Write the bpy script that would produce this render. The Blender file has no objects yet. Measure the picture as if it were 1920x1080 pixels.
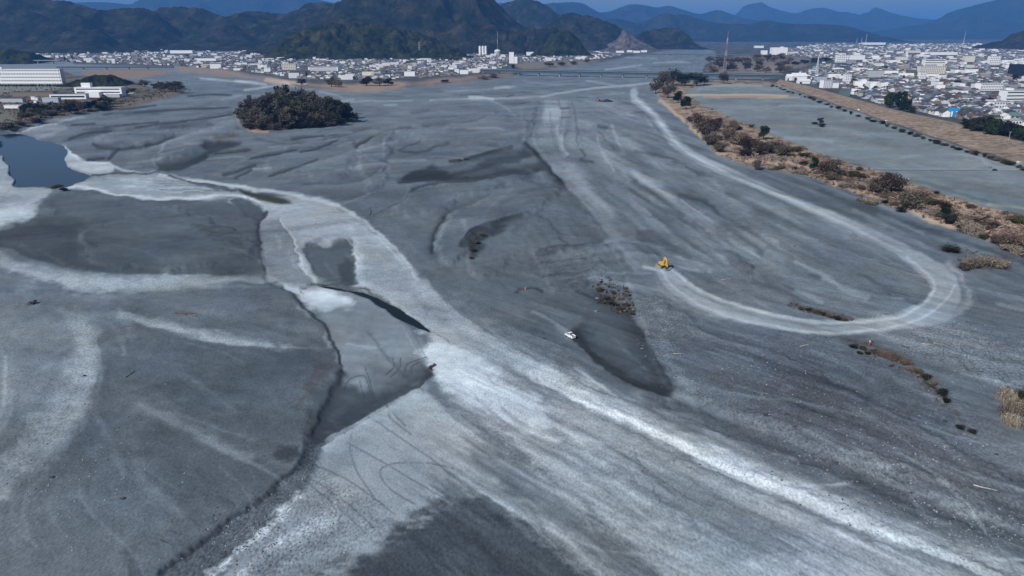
import bpy, bmesh, math, random
import numpy as np
from mathutils import Vector, Matrix

# ------------------------------------------------------------------ camera, sky, sun, exposure
scene = bpy.context.scene
CAM_H, FPX, HOR = 100.0, 1280.0, 62.0          # drone height (m), focal length and horizon row of a 1920 x 1080 frame
PITCH = math.atan((540.0 - HOR) / FPX)
cam_data = bpy.data.cameras.new("camera")
cam_data.sensor_width = 36.0
cam_data.lens = 36.0 * FPX / 1920.0
cam_data.clip_start = 1.0
cam_data.clip_end = 120000.0
cam = bpy.data.objects.new("camera", cam_data)
scene.collection.objects.link(cam)
cam.location = (0, 0, CAM_H)
cam.rotation_euler = (math.pi / 2 - PITCH, 0, 0)
scene.camera = cam

SUN_EL, SUN_AZ = math.radians(37), math.radians(-138)   # azimuth clockwise from +Y: sun to the left and behind the camera
world = bpy.data.worlds.new("World")
scene.world = world
world.use_nodes = True
wn, wl = world.node_tree.nodes, world.node_tree.links
sky = wn.new("ShaderNodeTexSky")
sky.sky_type = 'NISHITA'
sky.sun_disc = False
sky.sun_elevation = SUN_EL
sky.sun_rotation = SUN_AZ
sky.altitude = 100
sky.air_density = 1.0
sky.dust_density = 1.6
sky.ozone_density = 2.0
wn["Background"].inputs[1].default_value = 0.07
wl.new(sky.outputs[0], wn["Background"].inputs[0])

sun_data = bpy.data.lights.new("sun", 'SUN')
sun_data.energy = 4.15
sun_data.angle = math.radians(0.5)
sun_data.color = (1.0, 0.975, 0.94)
sun = bpy.data.objects.new("sun", sun_data)
scene.collection.objects.link(sun)
sd = Vector((math.sin(SUN_AZ) * math.cos(SUN_EL), math.cos(SUN_AZ) * math.cos(SUN_EL), math.sin(SUN_EL)))
sun.rotation_euler = (-sd).to_track_quat('-Z', 'Y').to_euler()

scene.view_settings.view_transform = 'Standard'
scene.view_settings.look = 'None'
scene.view_settings.exposure = 0.0
scene.view_settings.gamma = 1.0
scene.cycles.max_bounces = 6
scene.cycles.diffuse_bounces = 2
scene.cycles.volume_bounces = 1
scene.cycles.use_denoising = True

COL = scene.collection
random.seed(7)
RNG = np.random.default_rng(11)

# ------------------------------------------------------------------ geometry of the place
_c, _s = math.cos(PITCH), math.sin(PITCH)
def P(px, py, z=0.0):
    """world point at height z that the survey frame shows at px, py"""
    u, v = (px - 960.0) / FPX, (540.0 - py) / FPX
    t = (CAM_H - z) / (_s - v * _c)
    return Vector((t * u, t * (_c + v * _s), z))
def chart(x, y, z=0.0):
    """inverse of P for arrays"""
    dz = z - CAM_H
    d = y * _c - dz * _s
    return 960.0 + FPX * x / d, 540.0 - FPX * (y * _s + dz * _c) / d

def _hash(ix, iy, seed):
    h = (ix.astype(np.int64) * 374761393 + iy.astype(np.int64) * 668265263 + seed * 1442695041) & 0x7fffffff
    h = ((h ^ (h >> 13)) * 1274126177) & 0x7fffffff
    h = (h ^ (h >> 16)) & 0xffff
    return h / 65535.0
def vnoise(x, y, seed=0):
    ix, iy = np.floor(x), np.floor(y)
    fx, fy = x - ix, y - iy
    fx = fx * fx * fx * (fx * (fx * 6 - 15) + 10); fy = fy * fy * fy * (fy * (fy * 6 - 15) + 10)
    a, b = _hash(ix, iy, seed), _hash(ix + 1, iy, seed)
    c, d = _hash(ix, iy + 1, seed), _hash(ix + 1, iy + 1, seed)
    return (a + (b - a) * fx) * (1 - fy) + (c + (d - c) * fx) * fy - 0.5
def fbm(x, y, oct=4, seed=0, gain=0.5):
    r = np.zeros_like(x); a = 1.0
    for o in range(oct):
        r += a * vnoise(x * 2 ** o + 17.3 * o, y * 2 ** o - 9.1 * o, seed + o); a *= gain
    return r
def sstep(a, b, x):
    t = np.clip((x - a) / (b - a), 0, 1)
    return t * t * (3 - 2 * t)
def lin(c):
    c = np.asarray(c, dtype=float) / 255.0
    return np.where(c <= 0.04045, c / 12.92, ((c + 0.055) / 1.055) ** 2.4)

# ------------------------------------------------------------------ naming helpers
def tag(o, label=None, cat=None, group=None, kind=None):
    if label: o["label"] = label
    if cat: o["category"] = cat
    if group: o["group"] = group
    if kind: o["kind"] = kind
    return o
def empty(name, loc, rz=0.0, scale=1.0):
    o = bpy.data.objects.new(name, None)
    COL.objects.link(o)
    o.location = loc; o.rotation_euler = (0, 0, rz); o.scale = (scale,) * 3
    o.empty_display_size = 0.5
    return o
def mesh_obj(name, verts, faces, mat=None, parent=None, smooth=False):
    me = bpy.data.meshes.new(name)
    me.from_pydata([tuple(v) for v in verts], [], [tuple(f) for f in faces])
    if smooth: me.polygons.foreach_set("use_smooth", [True] * len(me.polygons))
    o = bpy.data.objects.new(name, me)
    COL.objects.link(o)
    if mat: me.materials.append(mat)
    if parent: o.parent = parent
    return o
def copy_tree(o, parent=None):
    c = o.copy(); COL.objects.link(c); c.parent = parent
    for ch in o.children: copy_tree(ch, c)
    return c

# ------------------------------------------------------------------ materials
def new_mat(name):
    m = bpy.data.materials.new(name); m.use_nodes = True
    return m, m.node_tree.nodes, m.node_tree.links, m.node_tree.nodes["Principled BSDF"]
MATS = {}
def mat(name, col, rough=0.75, var=0.12, scale=2.0, metal=0.0, spec=0.3):
    """plain painted / natural surface: colour with procedural mottling"""
    if name in MATS: return MATS[name]
    m, n, l, b = new_mat(name)
    tc = n.new("ShaderNodeTexCoord"); nz = n.new("ShaderNodeTexNoise")
    nz.inputs["Scale"].default_value = scale; nz.inputs["Detail"].default_value = 4
    l.new(tc.outputs["Object"], nz.inputs["Vector"])
    mp = n.new("ShaderNodeMapRange")
    mp.inputs["From Min"].default_value = 0.3; mp.inputs["From Max"].default_value = 0.7
    mp.inputs["To Min"].default_value = 1 - var; mp.inputs["To Max"].default_value = 1 + var
    l.new(nz.outputs["Fac"], mp.inputs["Value"])
    mx = n.new("ShaderNodeVectorMath"); mx.operation = 'SCALE'
    mx.inputs[0].default_value = col
    l.new(mp.outputs[0], mx.inputs["Scale"])
    l.new(mx.outputs[0], b.inputs["Base Color"])
    b.inputs["Roughness"].default_value = rough; b.inputs["Metallic"].default_value = metal
    b.inputs["Specular IOR Level"].default_value = spec
    MATS[name] = m
    return m
# ------------------------------------------------------------------ the ground: one terrain sheet, finer near the drone
def ramp(stops):
    out = [stops[0][0]]
    for (a, st), (b, _) in zip(stops, stops[1:]):
        k = max(1, int(round((b - a) / st)))
        out += [a + (b - a) * (i + 1) / k for i in range(k)]
    return np.array(out)
cols = ramp([(-2600, 300), (-800, 40), (-240, 6), (-20, 2.3), (1940, 6), (2160, 40), (2720, 300), (4520, 1)])
rows = ramp([(66, 0.8), (90, 1.4), (220, 1.9), (1110, 8), (1300, 60), (1720, 1)])
PX, PY = np.meshgrid(cols, rows)
_u, _v = (PX - 960) / FPX, (540 - PY) / FPX
_t = CAM_H / (_s - _v * _c)
GX, GY = _t * _u, _t * (_c + _v * _s)
back = np.array([-60.0, -400.0, -2500.0, -9000.0])          # rows behind the drone
ub = (cols - 960) / FPX
GX = np.vstack([GX] + [ub[None] * k for k in (260, 700, 2600, 9000)])
GY = np.vstack([GY] + [np.full((1, len(cols)), y) for y in back])
PX = np.vstack([PX] + [cols[None]] * 4); PY = np.vstack([PY] + [np.full((1, len(cols)), 1800.0 + 60 * i) for i in range(4)])
NR, NC = GX.shape

# wobble fields that roughen every drawn edge
wx = 10 * fbm(PX / 26, PY / 13, 4, 3); wy = 5 * fbm(PX / 30, PY / 12, 4, 9)
wX, wY = PX + wx, PY + wy * np.clip((PY - 90) / 300, 0.12, 1.2)

RAG = fbm(PX / 46, PY / 20, 6, 77, .62)
def spline(pts, sub=5):
    pts = [tuple(map(float, p)) for p in pts]
    if len(pts) < 3: return np.array(pts)
    p = np.array([pts[0]] + pts + [pts[-1]]); out = []
    for i in range(1, len(p) - 2):
        for k in range(sub):
            t = k / sub
            out.append(0.5 * (2 * p[i] + (p[i + 1] - p[i - 1]) * t + (2 * p[i - 1] - 5 * p[i] + 4 * p[i + 1] - p[i + 2]) * t * t
                              + (3 * p[i] - p[i - 1] - 3 * p[i + 1] + p[i + 2]) * t ** 3))
    out.append(p[-2])
    return np.array(out)
def _window(pts, pad):
    r0, r1 = np.searchsorted(PY[:, 0], [pts[:, 1].min() - pad, pts[:, 1].max() + pad])
    c0, c1 = np.searchsorted(cols, [pts[:, 0].min() - pad, pts[:, 0].max() + pad])
    return slice(max(r0 - 1, 0), r1 + 1), slice(max(c0 - 1, 0), c1 + 1)
def m_stroke(pts, w, soft, wob=1.0):
    """mask of a band along pts (x, y[, half width])"""
    pts = [(p[0], p[1], p[2] if len(p) > 2 else w) for p in pts]
    s = spline(pts); pad = s[:, 2].max() + soft + 8 * wob
    win = _window(s, pad)
    x = PX[win] * (1 - wob) + wX[win] * wob; y = PY[win] * (1 - wob) + wY[win] * wob
    if x.size == 0: return win, x
    best = np.full(x.shape, 1e9)
    for (ax, ay, aw), (bx, by, bw) in zip(s[:-1], s[1:]):
        dx, dy = bx - ax, by - ay; L = dx * dx + dy * dy + 1e-9
        t = np.clip(((x - ax) * dx + (y - ay) * dy) / L, 0, 1)
        # bands on ground seen far off are flattened: count vertical distance in full
        d = np.hypot(x - ax - t * dx, y - ay - t * dy) - (aw + (bw - aw) * t)
        best = np.minimum(best, d)
    if soft > 4: best = best + soft * 1.1 * RAG[win]
    return win, 1 - sstep(-soft, soft, best)
def m_poly(pts, soft, wob=1.0, smooth=True):
    s = spline(list(pts) + [pts[0]], 4) if smooth else np.array(list(pts) + [pts[0]], float)
    win = _window(s, soft + 10 * wob)
    x = PX[win] * (1 - wob) + wX[win] * wob; y = PY[win] * (1 - wob) + wY[win] * wob
    if x.size == 0: return win, x
    best = np.full(x.shape, 1e9); ins = np.zeros(x.shape, bool)
    for (ax, ay), (bx, by) in zip(s[:-1], s[1:]):
        dx, dy = bx - ax, by - ay; L = dx * dx + dy * dy + 1e-9
        t = np.clip(((x - ax) * dx + (y - ay) * dy) / L, 0, 1)
        best = np.minimum(best, np.hypot(x - ax - t * dx, y - ay - t * dy))
        if ay != by:
            ins ^= ((ay > y) != (by > y)) & (x < (bx - ax) * (y - ay) / (by - ay) + ax)
    sd_ = np.where(ins, -best, best)
    if soft > 5: sd_ = sd_ + soft * 1.6 * RAG[win]
    return win, 1 - sstep(-soft, soft, sd_)

TINT = np.array([0.945, 1.0, 1.05])
RGB = np.empty((NR, NC, 3)); RGB[:] = lin(np.array([.91, 1.0, 1.07]) * 100)
GRAIN = np.full((NR, NC), 0.5)
ZZ = np.zeros((NR, NC))
def colour(c):
    if not np.isscalar(c): return lin(c)
    c = min(89 + (c - 85) * 1.07, 200)
    t = min(max((c - 60) / 100, 0), 1)                      # darker tones are bluer than light ones
    return lin(np.array([.895 + .05 * t, 1.0, 1.09 - .06 * t]) * c)
def S(pts, w, c, soft=3.0, a=1.0, wob=1.0, grain=None):
    win, m = m_stroke(pts, w, soft, wob)
    if m.size == 0: return
    m = m * a
    RGB[win] += (colour(c) - RGB[win]) * m[..., None]
    if grain is not None: GRAIN[win] += (grain - GRAIN[win]) * m
def Q(pts, c, soft=6.0, a=1.0, wob=1.0, grain=None):
    win, m = m_poly(pts, soft, wob)
    if m.size == 0: return
    m = m * a
    RGB[win] += (colour(c) - RGB[win]) * m[..., None]
    if grain is not None: GRAIN[win] += (grain - GRAIN[win]) * m
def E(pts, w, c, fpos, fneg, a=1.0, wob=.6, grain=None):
    """tone band, at banks and bars painted relief shading: ends sharply on one side and thins out on the other (fpos: right-hand side walking along pts)"""
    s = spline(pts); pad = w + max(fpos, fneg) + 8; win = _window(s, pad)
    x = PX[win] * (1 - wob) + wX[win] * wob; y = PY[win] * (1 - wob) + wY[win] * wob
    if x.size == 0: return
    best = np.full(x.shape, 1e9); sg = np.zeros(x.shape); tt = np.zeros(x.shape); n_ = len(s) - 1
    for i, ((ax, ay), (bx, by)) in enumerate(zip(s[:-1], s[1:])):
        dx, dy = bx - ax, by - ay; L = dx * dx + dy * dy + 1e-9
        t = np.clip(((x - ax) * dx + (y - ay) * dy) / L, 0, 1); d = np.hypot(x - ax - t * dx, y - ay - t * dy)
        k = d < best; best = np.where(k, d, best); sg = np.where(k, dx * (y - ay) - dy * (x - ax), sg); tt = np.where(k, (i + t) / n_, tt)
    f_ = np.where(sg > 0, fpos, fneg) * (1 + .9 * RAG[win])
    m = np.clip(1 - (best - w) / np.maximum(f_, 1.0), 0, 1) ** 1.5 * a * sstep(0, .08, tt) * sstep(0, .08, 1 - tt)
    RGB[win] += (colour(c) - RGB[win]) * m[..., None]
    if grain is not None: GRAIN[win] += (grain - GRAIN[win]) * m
def lift(kind, pts, h, w=0, soft=4.0, wob=1.0):
    win, m = m_poly(pts, soft, wob) if kind == 'poly' else m_stroke(pts, w, soft, wob)
    if m.size: ZZ[win] += h * m

# ---- sediment of the river bed and painted shading of its edges, laid down in order -------------------------------------------
# left lower terrace
LEFT_TERR = [(-900, 520), (0, 545), (200, 552), (400, 545), (525, 540), (565, 570), (605, 610), (632, 655), (640, 700), (612, 760), (585, 815), (560, 870),
             (500, 930), (420, 985), (350, 1035), (285, 1090), (200, 1200), (100, 1500), (-900, 1500)]
Q(LEFT_TERR, 95, 5, grain=.7)
Q([(-900, 560), (60, 560), (150, 640), (130, 760), (40, 880), (-900, 950)], 112, 60, grain=.8)
Q([(430, 680), (560, 640), (620, 690), (590, 800), (520, 880), (380, 960), (250, 900), (300, 760)], 82, 50)
Q([(160, 640), (230, 600), (420, 640), (560, 670), (600, 720), (380, 760), (240, 720)], 80, 25, .6)
Q([(20, 800), (130, 760), (260, 850), (330, 1000), (230, 1080), (60, 1080), (-60, 960)], 92, 50, .8)
# upper left terrace
UP_TERR = [(-700, 395), (40, 412), (75, 380), (125, 352), (200, 362), (300, 376), (400, 378), (450, 398), (482, 420), (490, 460), (493, 505), (420, 512), (250, 512), (150, 505), (60, 470), (-60, 450), (-700, 480)]
Q(UP_TERR, 82, 5, grain=.25)
Q([(0, 440), (80, 400), (150, 420), (170, 470), (220, 505), (130, 505), (40, 470)], 68, 18, .85)
S([(100, 355), (200, 372), (330, 395), (430, 425), (480, 460)], 5, 100, 9, .7)
S([(360, 420), (430, 450), (480, 478)], 4, 66, 6, .7)
S([(150, 440), (155, 480), (200, 500), (300, 508)], 6, 92, 10, .6)
for i in range(7):
    y = 425 + i * 9; x0 = 372 + i * 9
    S([(x0, y), (x0 + 35, y + 5), (x0 + 70 - i * 4, y + 8)], 1.2, (62, 64, 62), 2.0, .8)
# light streaks over the left terrace
S([(-300, 440), (-60, 472), (0, 488, 12), (80, 514, 13), (180, 530, 15), (300, 530, 14), (400, 527, 9), (500, 524, 6), (535, 528, 4)], 14, 139, 9, .95, grain=1.0)
S([(0, 495), (60, 512), (140, 528)], 5, 158, 7, .6, grain=1.0)
S([(250, 545), (400, 540), (520, 538)], 2, 118, 3, .7)
S([(430, 533), (520, 532)], 1.5, 80, 2, .8)
S([(120, 585, 8), (165, 620, 20), (160, 670, 24), (140, 730, 26), (90, 810, 26), (20, 880, 20), (-60, 950, 18)], 22, 137, 24, .9, grain=1.2)
E([(120, 590), (158, 640), (168, 690), (150, 760), (100, 830), (30, 890)], 4, 146, 36, 26, .6, grain=1.2)
S([(110, 590), (200, 590), (240, 620), (200, 650)], 10, 125, 14, .6)
S([(225, 592, 5), (300, 612, 8), (370, 632, 10), (450, 645, 8), (545, 653, 4)], 8, 142, 8, .9, grain=.9)
S([(540, 655), (600, 658), (632, 648)], 2, 122, 3, .8)
S([(330, 588), (420, 606), (520, 622), (610, 648)], 3, 80, 7, .7)
S([(300, 600), (450, 590), (560, 598)], 4, 105, 8, .5)
S([(235, 755, 5), (330, 792, 8), (400, 830, 9), (462, 866, 6)], 8, 116, 10, .7)
S([(245, 830), (270, 900), (290, 950)], 8, 106, 16, .5)
S([(0, 935), (60, 870), (130, 800), (170, 720)], 8, 142, 12, .4, grain=1.0)
# white silt around the pond
Q([(-700, 300), (-40, 290), (3, 288), (14, 310), (26, 340), (45, 350), (95, 350), (82, 372), (66, 395), (48, 412), (10, 428), (-80, 440), (-700, 460)], 142, 5, grain=.5)
Q([(-60, 400), (10, 385), (62, 378), (60, 398), (20, 424), (-60, 432)], 170, 8, .8)
S([(-60, 345), (30, 362), (80, 360)], 6, 158, 6, .6)
S([(60, 384), (90, 374), (100, 366)], 2, 95, 3, .7)
Q([(38, 248), (60, 240), (98, 232), (124, 236), (110, 248), (78, 262), (60, 258)], 118, 3)
S([(36, 250), (56, 258), (70, 262)], 1.8, 160, 2)
S([(45, 246), (75, 237), (105, 232)], 1.2, 150, 2)
Q([(122, 272), (135, 291), (168, 303), (205, 304), (217, 318), (203, 326), (168, 327), (140, 318), (116, 302)], 158, 2.5, grain=.4)
S([(124, 276), (136, 293), (170, 304), (205, 305)], 1.8, 185, 2)
S([(205, 304), (222, 315), (262, 322), (305, 325)], 2.2, 160, 2)
Q([(158, 338), (190, 325), (250, 325), (300, 328), (340, 338), (400, 350), (445, 356), (480, 366), (505, 388), (505, 402), (480, 384), (440, 370), (400, 374), (300, 374), (220, 363), (150, 348)], 140, 4.5, grain=.5)
for y0, x0, x1 in ((333, 200, 290), (338, 230, 330), (344, 250, 370), (351, 230, 420), (357, 280, 430)):
    S([(x0, y0), ((x0 + x1) / 2, y0 + 2), (x1, y0 + 3)], 1.0, 168, 1.5, .8)
    S([(x0 + 60, y0 + 3), (x1 + 25, y0 + 6)], .8, 92, 1.5, .7)
S([(125, 350), (170, 354), (240, 368), (330, 372), (420, 365), (462, 372), (430, 378)], 3.2, 182, 2.5)
Q([(425, 377), (445, 373), (470, 378), (492, 396), (500, 408), (484, 417), (455, 402)], 76, 2.5, grain=.3)
S([(470, 372), (496, 384), (502, 404)], 2.2, 176, 2)
# main channel silt, sweeping from the pond to the lower right
CHAN = [(500, 372), (560, 362), (630, 381), (690, 418), (740, 463), (772, 496), (812, 545), (880, 598), (1000, 672), (1130, 738), (1300, 822), (1500, 902), (1700, 978),
        (1920, 1058), (2300, 1220), (2400, 1500), (1500, 1500), (1290, 1130), (1160, 1030), (1010, 905), (900, 800), (830, 735), (800, 690), (792, 630), (700, 560), (600, 530),
        (540, 533), (500, 520), (489, 470), (489, 420)]
Q(CHAN, 147, 8, grain=.8)
S([(800, 560), (900, 630), (1010, 700), (1150, 775), (1300, 850), (1500, 940), (1700, 1010), (1920, 1100)], 20, 116, 14, .8, grain=.7)
S([(790, 535, 14), (850, 590, 18), (930, 645, 20), (1020, 695, 20), (1100, 730, 16)], 18, 146, 12, .8, grain=.9)
CR = [(960, 688), (1050, 728), (1150, 776), (1250, 824), (1350, 872), (1450, 916), (1550, 958), (1650, 998), (1780, 1046), (1920, 1104), (2100, 1180)]
E(CR, 5, 176, 6, 40, .9, grain=.9)
E([(p[0], p[1] + 9) for p in CR], 1, 108, 34, 2, .8, grain=.8)
S([(1240, 770), (1350, 815), (1500, 880), (1650, 935), (1800, 985), (1960, 1040)], 10, 112, 10, .6, grain=.8)
E([(1200, 728), (1262, 752), (1340, 786), (1440, 828), (1570, 880), (1710, 932), (1890, 996), (2050, 1050)], 3, 72, 34, 5, .9, grain=.8)
Q([(1130, 850), (1200, 840), (1330, 900), (1450, 960), (1520, 1030), (1420, 1060), (1300, 1010), (1200, 940)], 108, 22, .8)
S([(1050, 780), (1120, 820), (1220, 870), (1330, 920), (1450, 970), (1580, 1040)], 16, 138, 18, .7)
S([(1020, 770), (1060, 840), (1120, 900), (1200, 960)], 14, 112, 16, .7)
S([(1010, 800), (1090, 880), (1200, 960), (1320, 1040)], 10, 132, 14, .5)
S([(1185, 850), (1200, 890), (1225, 935), (1260, 985)], 8, 126, 3, .8)
S([(1193, 850), (1212, 895), (1240, 945)], 1.4, 92, 1.5, .8); S([(1180, 852), (1196, 905), (1222, 955)], 1.2, 150, 1.5, .6)
S([(1220, 990), (1290, 1000), (1380, 1030), (1450, 1075)], 5, 132, 7, .6, grain=.9)
# upper basin of the channel
Q([(490, 420), (530, 415), (556, 450), (560, 500), (590, 525), (540, 532), (503, 516), (490, 470)], 119, 6)
Q([(560, 425), (600, 405), (650, 400), (668, 425), (656, 446), (618, 460), (600, 446), (572, 455)], 152, 7)
DARKPOOL = [(574, 458), (598, 452), (618, 456), (640, 448), (656, 450), (665, 480), (669, 528), (642, 533), (604, 524), (582, 498), (568, 472)]
Q(DARKPOOL, 80, 5.5, grain=.2)
Q([(645, 480), (662, 490), (670, 530), (648, 534), (638, 510)], 58, 6, .8)
S([(525, 412), (548, 436), (557, 475), (572, 508), (596, 527)], 2.4, 166, 2.5)
S([(520, 410), (545, 440), (553, 480), (566, 510)], 1.3, 98, 1.5, .8)
S([(656, 418, 3), (667, 455, 5), (673, 495, 7), (681, 538, 5)], 6, 158, 3.5)
S([(630, 384), (690, 419), (735, 460), (766, 492), (786, 522)], 3, 172, 3)
S([(300, 326), (380, 342), (430, 349), (480, 356), (545, 364), (630, 384)], 3.2, 168, 2.5)
Q([(690, 450), (740, 490), (770, 530), (760, 560), (700, 540), (684, 500)], 122, 14, .7)
Q([(440, 353), (470, 357), (515, 369), (546, 379), (528, 383), (490, 376), (455, 362)], (52, 56, 48), 3.5)
S([(166, 329), (205, 326), (240, 323), (300, 325), (335, 333), (375, 345), (425, 353)], 1.5, 62, 1.5)
S([(355, 342), (395, 352), (440, 357)], 2, 78, 2)
S([(500, 396), (488, 408), (484, 430), (488, 455), (487, 470)], 2.2, 62, 2.0)  # shaded upper bank line, painted into the ground tone
# lower basin
Q([(548, 545), (600, 535), (650, 545), (700, 566), (745, 596), (790, 640), (803, 688), (770, 722), (720, 752), (660, 780), (640, 740), (640, 690), (630, 640), (600, 592)], 117, 4, grain=.2)
Q([(534, 535), (560, 541), (590, 544), (628, 546), (664, 568), (640, 580), (604, 574), (566, 562)], 172, 9, grain=.2)
S([(538, 538), (570, 548), (620, 556), (650, 566)], 5, 190, 6, .8)
Q([(690, 590), (760, 610), (785, 660), (740, 690), (690, 660)], 126, 16, .6)
Q([(630, 640), (680, 650), (690, 700), (660, 730), (642, 700)], 128, 12, .6)
S([(565, 575), (600, 605), (625, 650), (645, 690)], 5, 142, 5, .7)
S([(650, 645), (690, 652), (720, 650)], 1.8, 150, 2.5, .7)
Q([(640, 725), (700, 735), (760, 722), (806, 692), (812, 704), (782, 724), (722, 757), (662, 790), (606, 818), (582, 806), (590, 755), (612, 712)], 74, 12, grain=.15)
Q([(690, 690), (760, 680), (800, 690), (770, 720), (710, 740)], 86, 14, .6)
WATER2 = [(600, 534), (640, 538), (680, 546), (715, 559), (760, 584), (804, 616), (801, 619), (768, 606), (732, 586), (696, 563), (660, 548), (620, 541)]
Q(WATER2, 46, 3, wob=.5, grain=.1)
S([(588, 532), (630, 535), (680, 543), (730, 565)], 2.0, 52, 2.5, .9)
S([(804, 616), (850, 650), (900, 690)], 1.2, 96, 1.5, .7)
Q([(805, 630), (850, 648), (905, 688), (965, 728), (1012, 765), (1030, 800), (975, 815), (925, 788), (868, 762), (832, 725), (812, 690), (796, 655)], 186, 12, grain=.5)
Q([(812, 640), (850, 655), (900, 695), (940, 735), (900, 740), (850, 710), (820, 675)], 200, 10, .8)
S([(830, 735), (880, 775), (950, 830), (1010, 875)], 12, 158, 14, .7, grain=.9)
S([(790, 720), (840, 755), (900, 800), (950, 850), (1000, 900)], 13, 106, 12, .85)
Q([(800, 700), (835, 740), (850, 765), (815, 760), (795, 735)], 98, 8, .8)
# lower fan with wheel marks
FAN = [(612, 812), (664, 788), (720, 756), (784, 726), (820, 752), (880, 800), (930, 850), (950, 890), (905, 925), (850, 950), (800, 985), (730, 1020), (650, 1080), (500, 1110), (400, 1110), (470, 1020), (545, 930), (575, 865)]
Q(FAN, 136, 5, grain=.5)
Q([(740, 750), (790, 728), (850, 770), (910, 830), (900, 860), (830, 820), (770, 785)], 150, 10, .8)
Q([(575, 850), (640, 800), (680, 830), (640, 900), (590, 960), (540, 960)], 112, 18, .7)
Q([(545, 940), (600, 880), (680, 930), (740, 980), (650, 1050), (520, 1100), (420, 1100)], 122, 16, .8, grain=1.5)
Q([(540, 1110), (630, 1058), (715, 1012), (785, 966), (845, 936), (895, 926), (950, 946), (1020, 990), (1100, 1046), (1190, 1100), (1320, 1300), (1320, 1600), (200, 1600), (330, 1250)], 66, 34, grain=.8)
S([(900, 850), (975, 905), (1080, 990), (1220, 1100)], 20, 112, 16, .85)
S([(930, 815), (1010, 880), (1100, 955), (1200, 1050), (1260, 1110)], 9, 92, 10, .8)
S([(890, 905, 5), (960, 945, 12), (1040, 1000, 14), (1130, 1075, 14), (1180, 1130, 14)], 12, 148, 12, .8)
S([(960, 985), (1050, 1040), (1110, 1090)], 4, 132, 8, .5)
# wheel marks
for tr in ([(690, 780), (760, 828), (835, 880), (905, 940)], [(650, 830), (720, 868), (800, 915), (850, 945)], [(662, 802), (656, 840), (670, 885), (700, 930)],
           [(850, 878), (800, 868), (735, 870), (712, 885), (730, 915), (775, 945)], [(560, 885), (640, 935), (700, 990)], [(560, 895), (620, 940), (685, 1000)],
           [(585, 870), (660, 905), (740, 965)], [(725, 760), (733, 785), (770, 815)], [(722, 758), (760, 800)]):
    S(tr, 1.1, 84, 1.5, .9, wob=.15)
for tr in ([(645, 730), (655, 712), (680, 705), (690, 720), (700, 755)], [(684, 690), (692, 712), (704, 752)], [(675, 715), (684, 745)], [(760, 700), (762, 685), (780, 676), (798, 670)],
           [(770, 702), (772, 688), (788, 678)], [(736, 672), (738, 688), (722, 705)], [(750, 673), (750, 688), (732, 708)]):
    S(tr, .9, 58, 1.3, .85, wob=.15)
S([(770, 612), (785, 645), (800, 672)], 1.2, 92, 1.5, .7, wob=.3); S([(756, 612), (772, 645), (790, 672)], 1, 150, 1.5, .6, wob=.3)
for tr in ([(880, 735), (915, 765), (950, 775)], [(905, 700), (935, 720)], [(850, 752), (890, 790), (960, 835)], [(930, 790), (950, 830), (955, 870)], [(940, 800), (965, 850)]):
    S(tr, 1.0, 128, 2.0, .7)
# rough gravel strip under the left bank
Q([(585, 830), (610, 815), (590, 880), (560, 940), (480, 1020), (400, 1075), (330, 1130), (270, 1130), (350, 1042), (430, 985), (510, 925)], 86, 5, grain=1.6)
S([(560, 935), (500, 988), (440, 1040), (360, 1110)], 7, 180, 9, .95, grain=2.2)
S([(575, 985), (520, 1022), (450, 1075)], 6, 158, 9, .85, grain=2.2)
S([(640, 930), (600, 985), (540, 1040)], 16, 150, 16, .6, grain=2.0)
S([(520, 965), (465, 1005), (410, 1050)], 2.5, 62, 4, .8)
S([(480, 1060), (560, 1030), (640, 1000)], 10, 82, 12, .5, grain=1.4)
# scarp shade painted into the tone along the bank foot, then dark patches
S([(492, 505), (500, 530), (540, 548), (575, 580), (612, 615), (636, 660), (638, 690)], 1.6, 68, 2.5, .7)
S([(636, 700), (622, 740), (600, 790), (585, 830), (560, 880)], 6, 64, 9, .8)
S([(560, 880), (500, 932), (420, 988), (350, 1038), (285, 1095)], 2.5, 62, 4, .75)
Q([(514, 856), (530, 842), (556, 842), (560, 852), (544, 866), (524, 868)], 60, 6)
for tr in ([(560, 770), (590, 720), (615, 700)], [(575, 740), (600, 690), (632, 690)], [(580, 770), (588, 800), (572, 830)]):
    S(tr, 5, (72, 72, 74), 6, .8)
for tr in ([(360, 980), (385, 998)], [(430, 940), (440, 955)], [(310, 1000), (350, 1010)], [(395, 968), (402, 985)]):
    S(tr, 1.2, 66, 2, .8)
Q([(230, 1030), (255, 1028), (270, 1060), (255, 1090), (235, 1085)], 72, 8, .8)

E([(-200, 430), (0, 460), (80, 489), (180, 509), (330, 514), (495, 512)], 1, 62, 3, 44, .8)  # from here: gradient shading beside ridges and troughs, painted as tone
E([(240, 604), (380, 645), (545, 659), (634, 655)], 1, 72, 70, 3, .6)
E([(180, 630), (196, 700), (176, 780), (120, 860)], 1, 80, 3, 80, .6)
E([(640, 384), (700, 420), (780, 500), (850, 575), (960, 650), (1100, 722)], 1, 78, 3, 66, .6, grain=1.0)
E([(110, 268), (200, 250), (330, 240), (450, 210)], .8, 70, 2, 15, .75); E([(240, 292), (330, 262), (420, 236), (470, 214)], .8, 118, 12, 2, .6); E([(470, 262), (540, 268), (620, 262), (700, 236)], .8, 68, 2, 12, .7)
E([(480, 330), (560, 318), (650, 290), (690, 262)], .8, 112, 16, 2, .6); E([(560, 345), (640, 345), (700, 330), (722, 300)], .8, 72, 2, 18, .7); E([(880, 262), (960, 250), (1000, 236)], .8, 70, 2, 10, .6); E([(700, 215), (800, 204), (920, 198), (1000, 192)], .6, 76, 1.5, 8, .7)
E([(1010, 560), (1080, 590), (1150, 640), (1200, 700)], 1, 92, 3, 40, .5); E([(900, 500), (960, 520), (1040, 560), (1090, 610)], 1, 74, 50, 4, .5)
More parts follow.
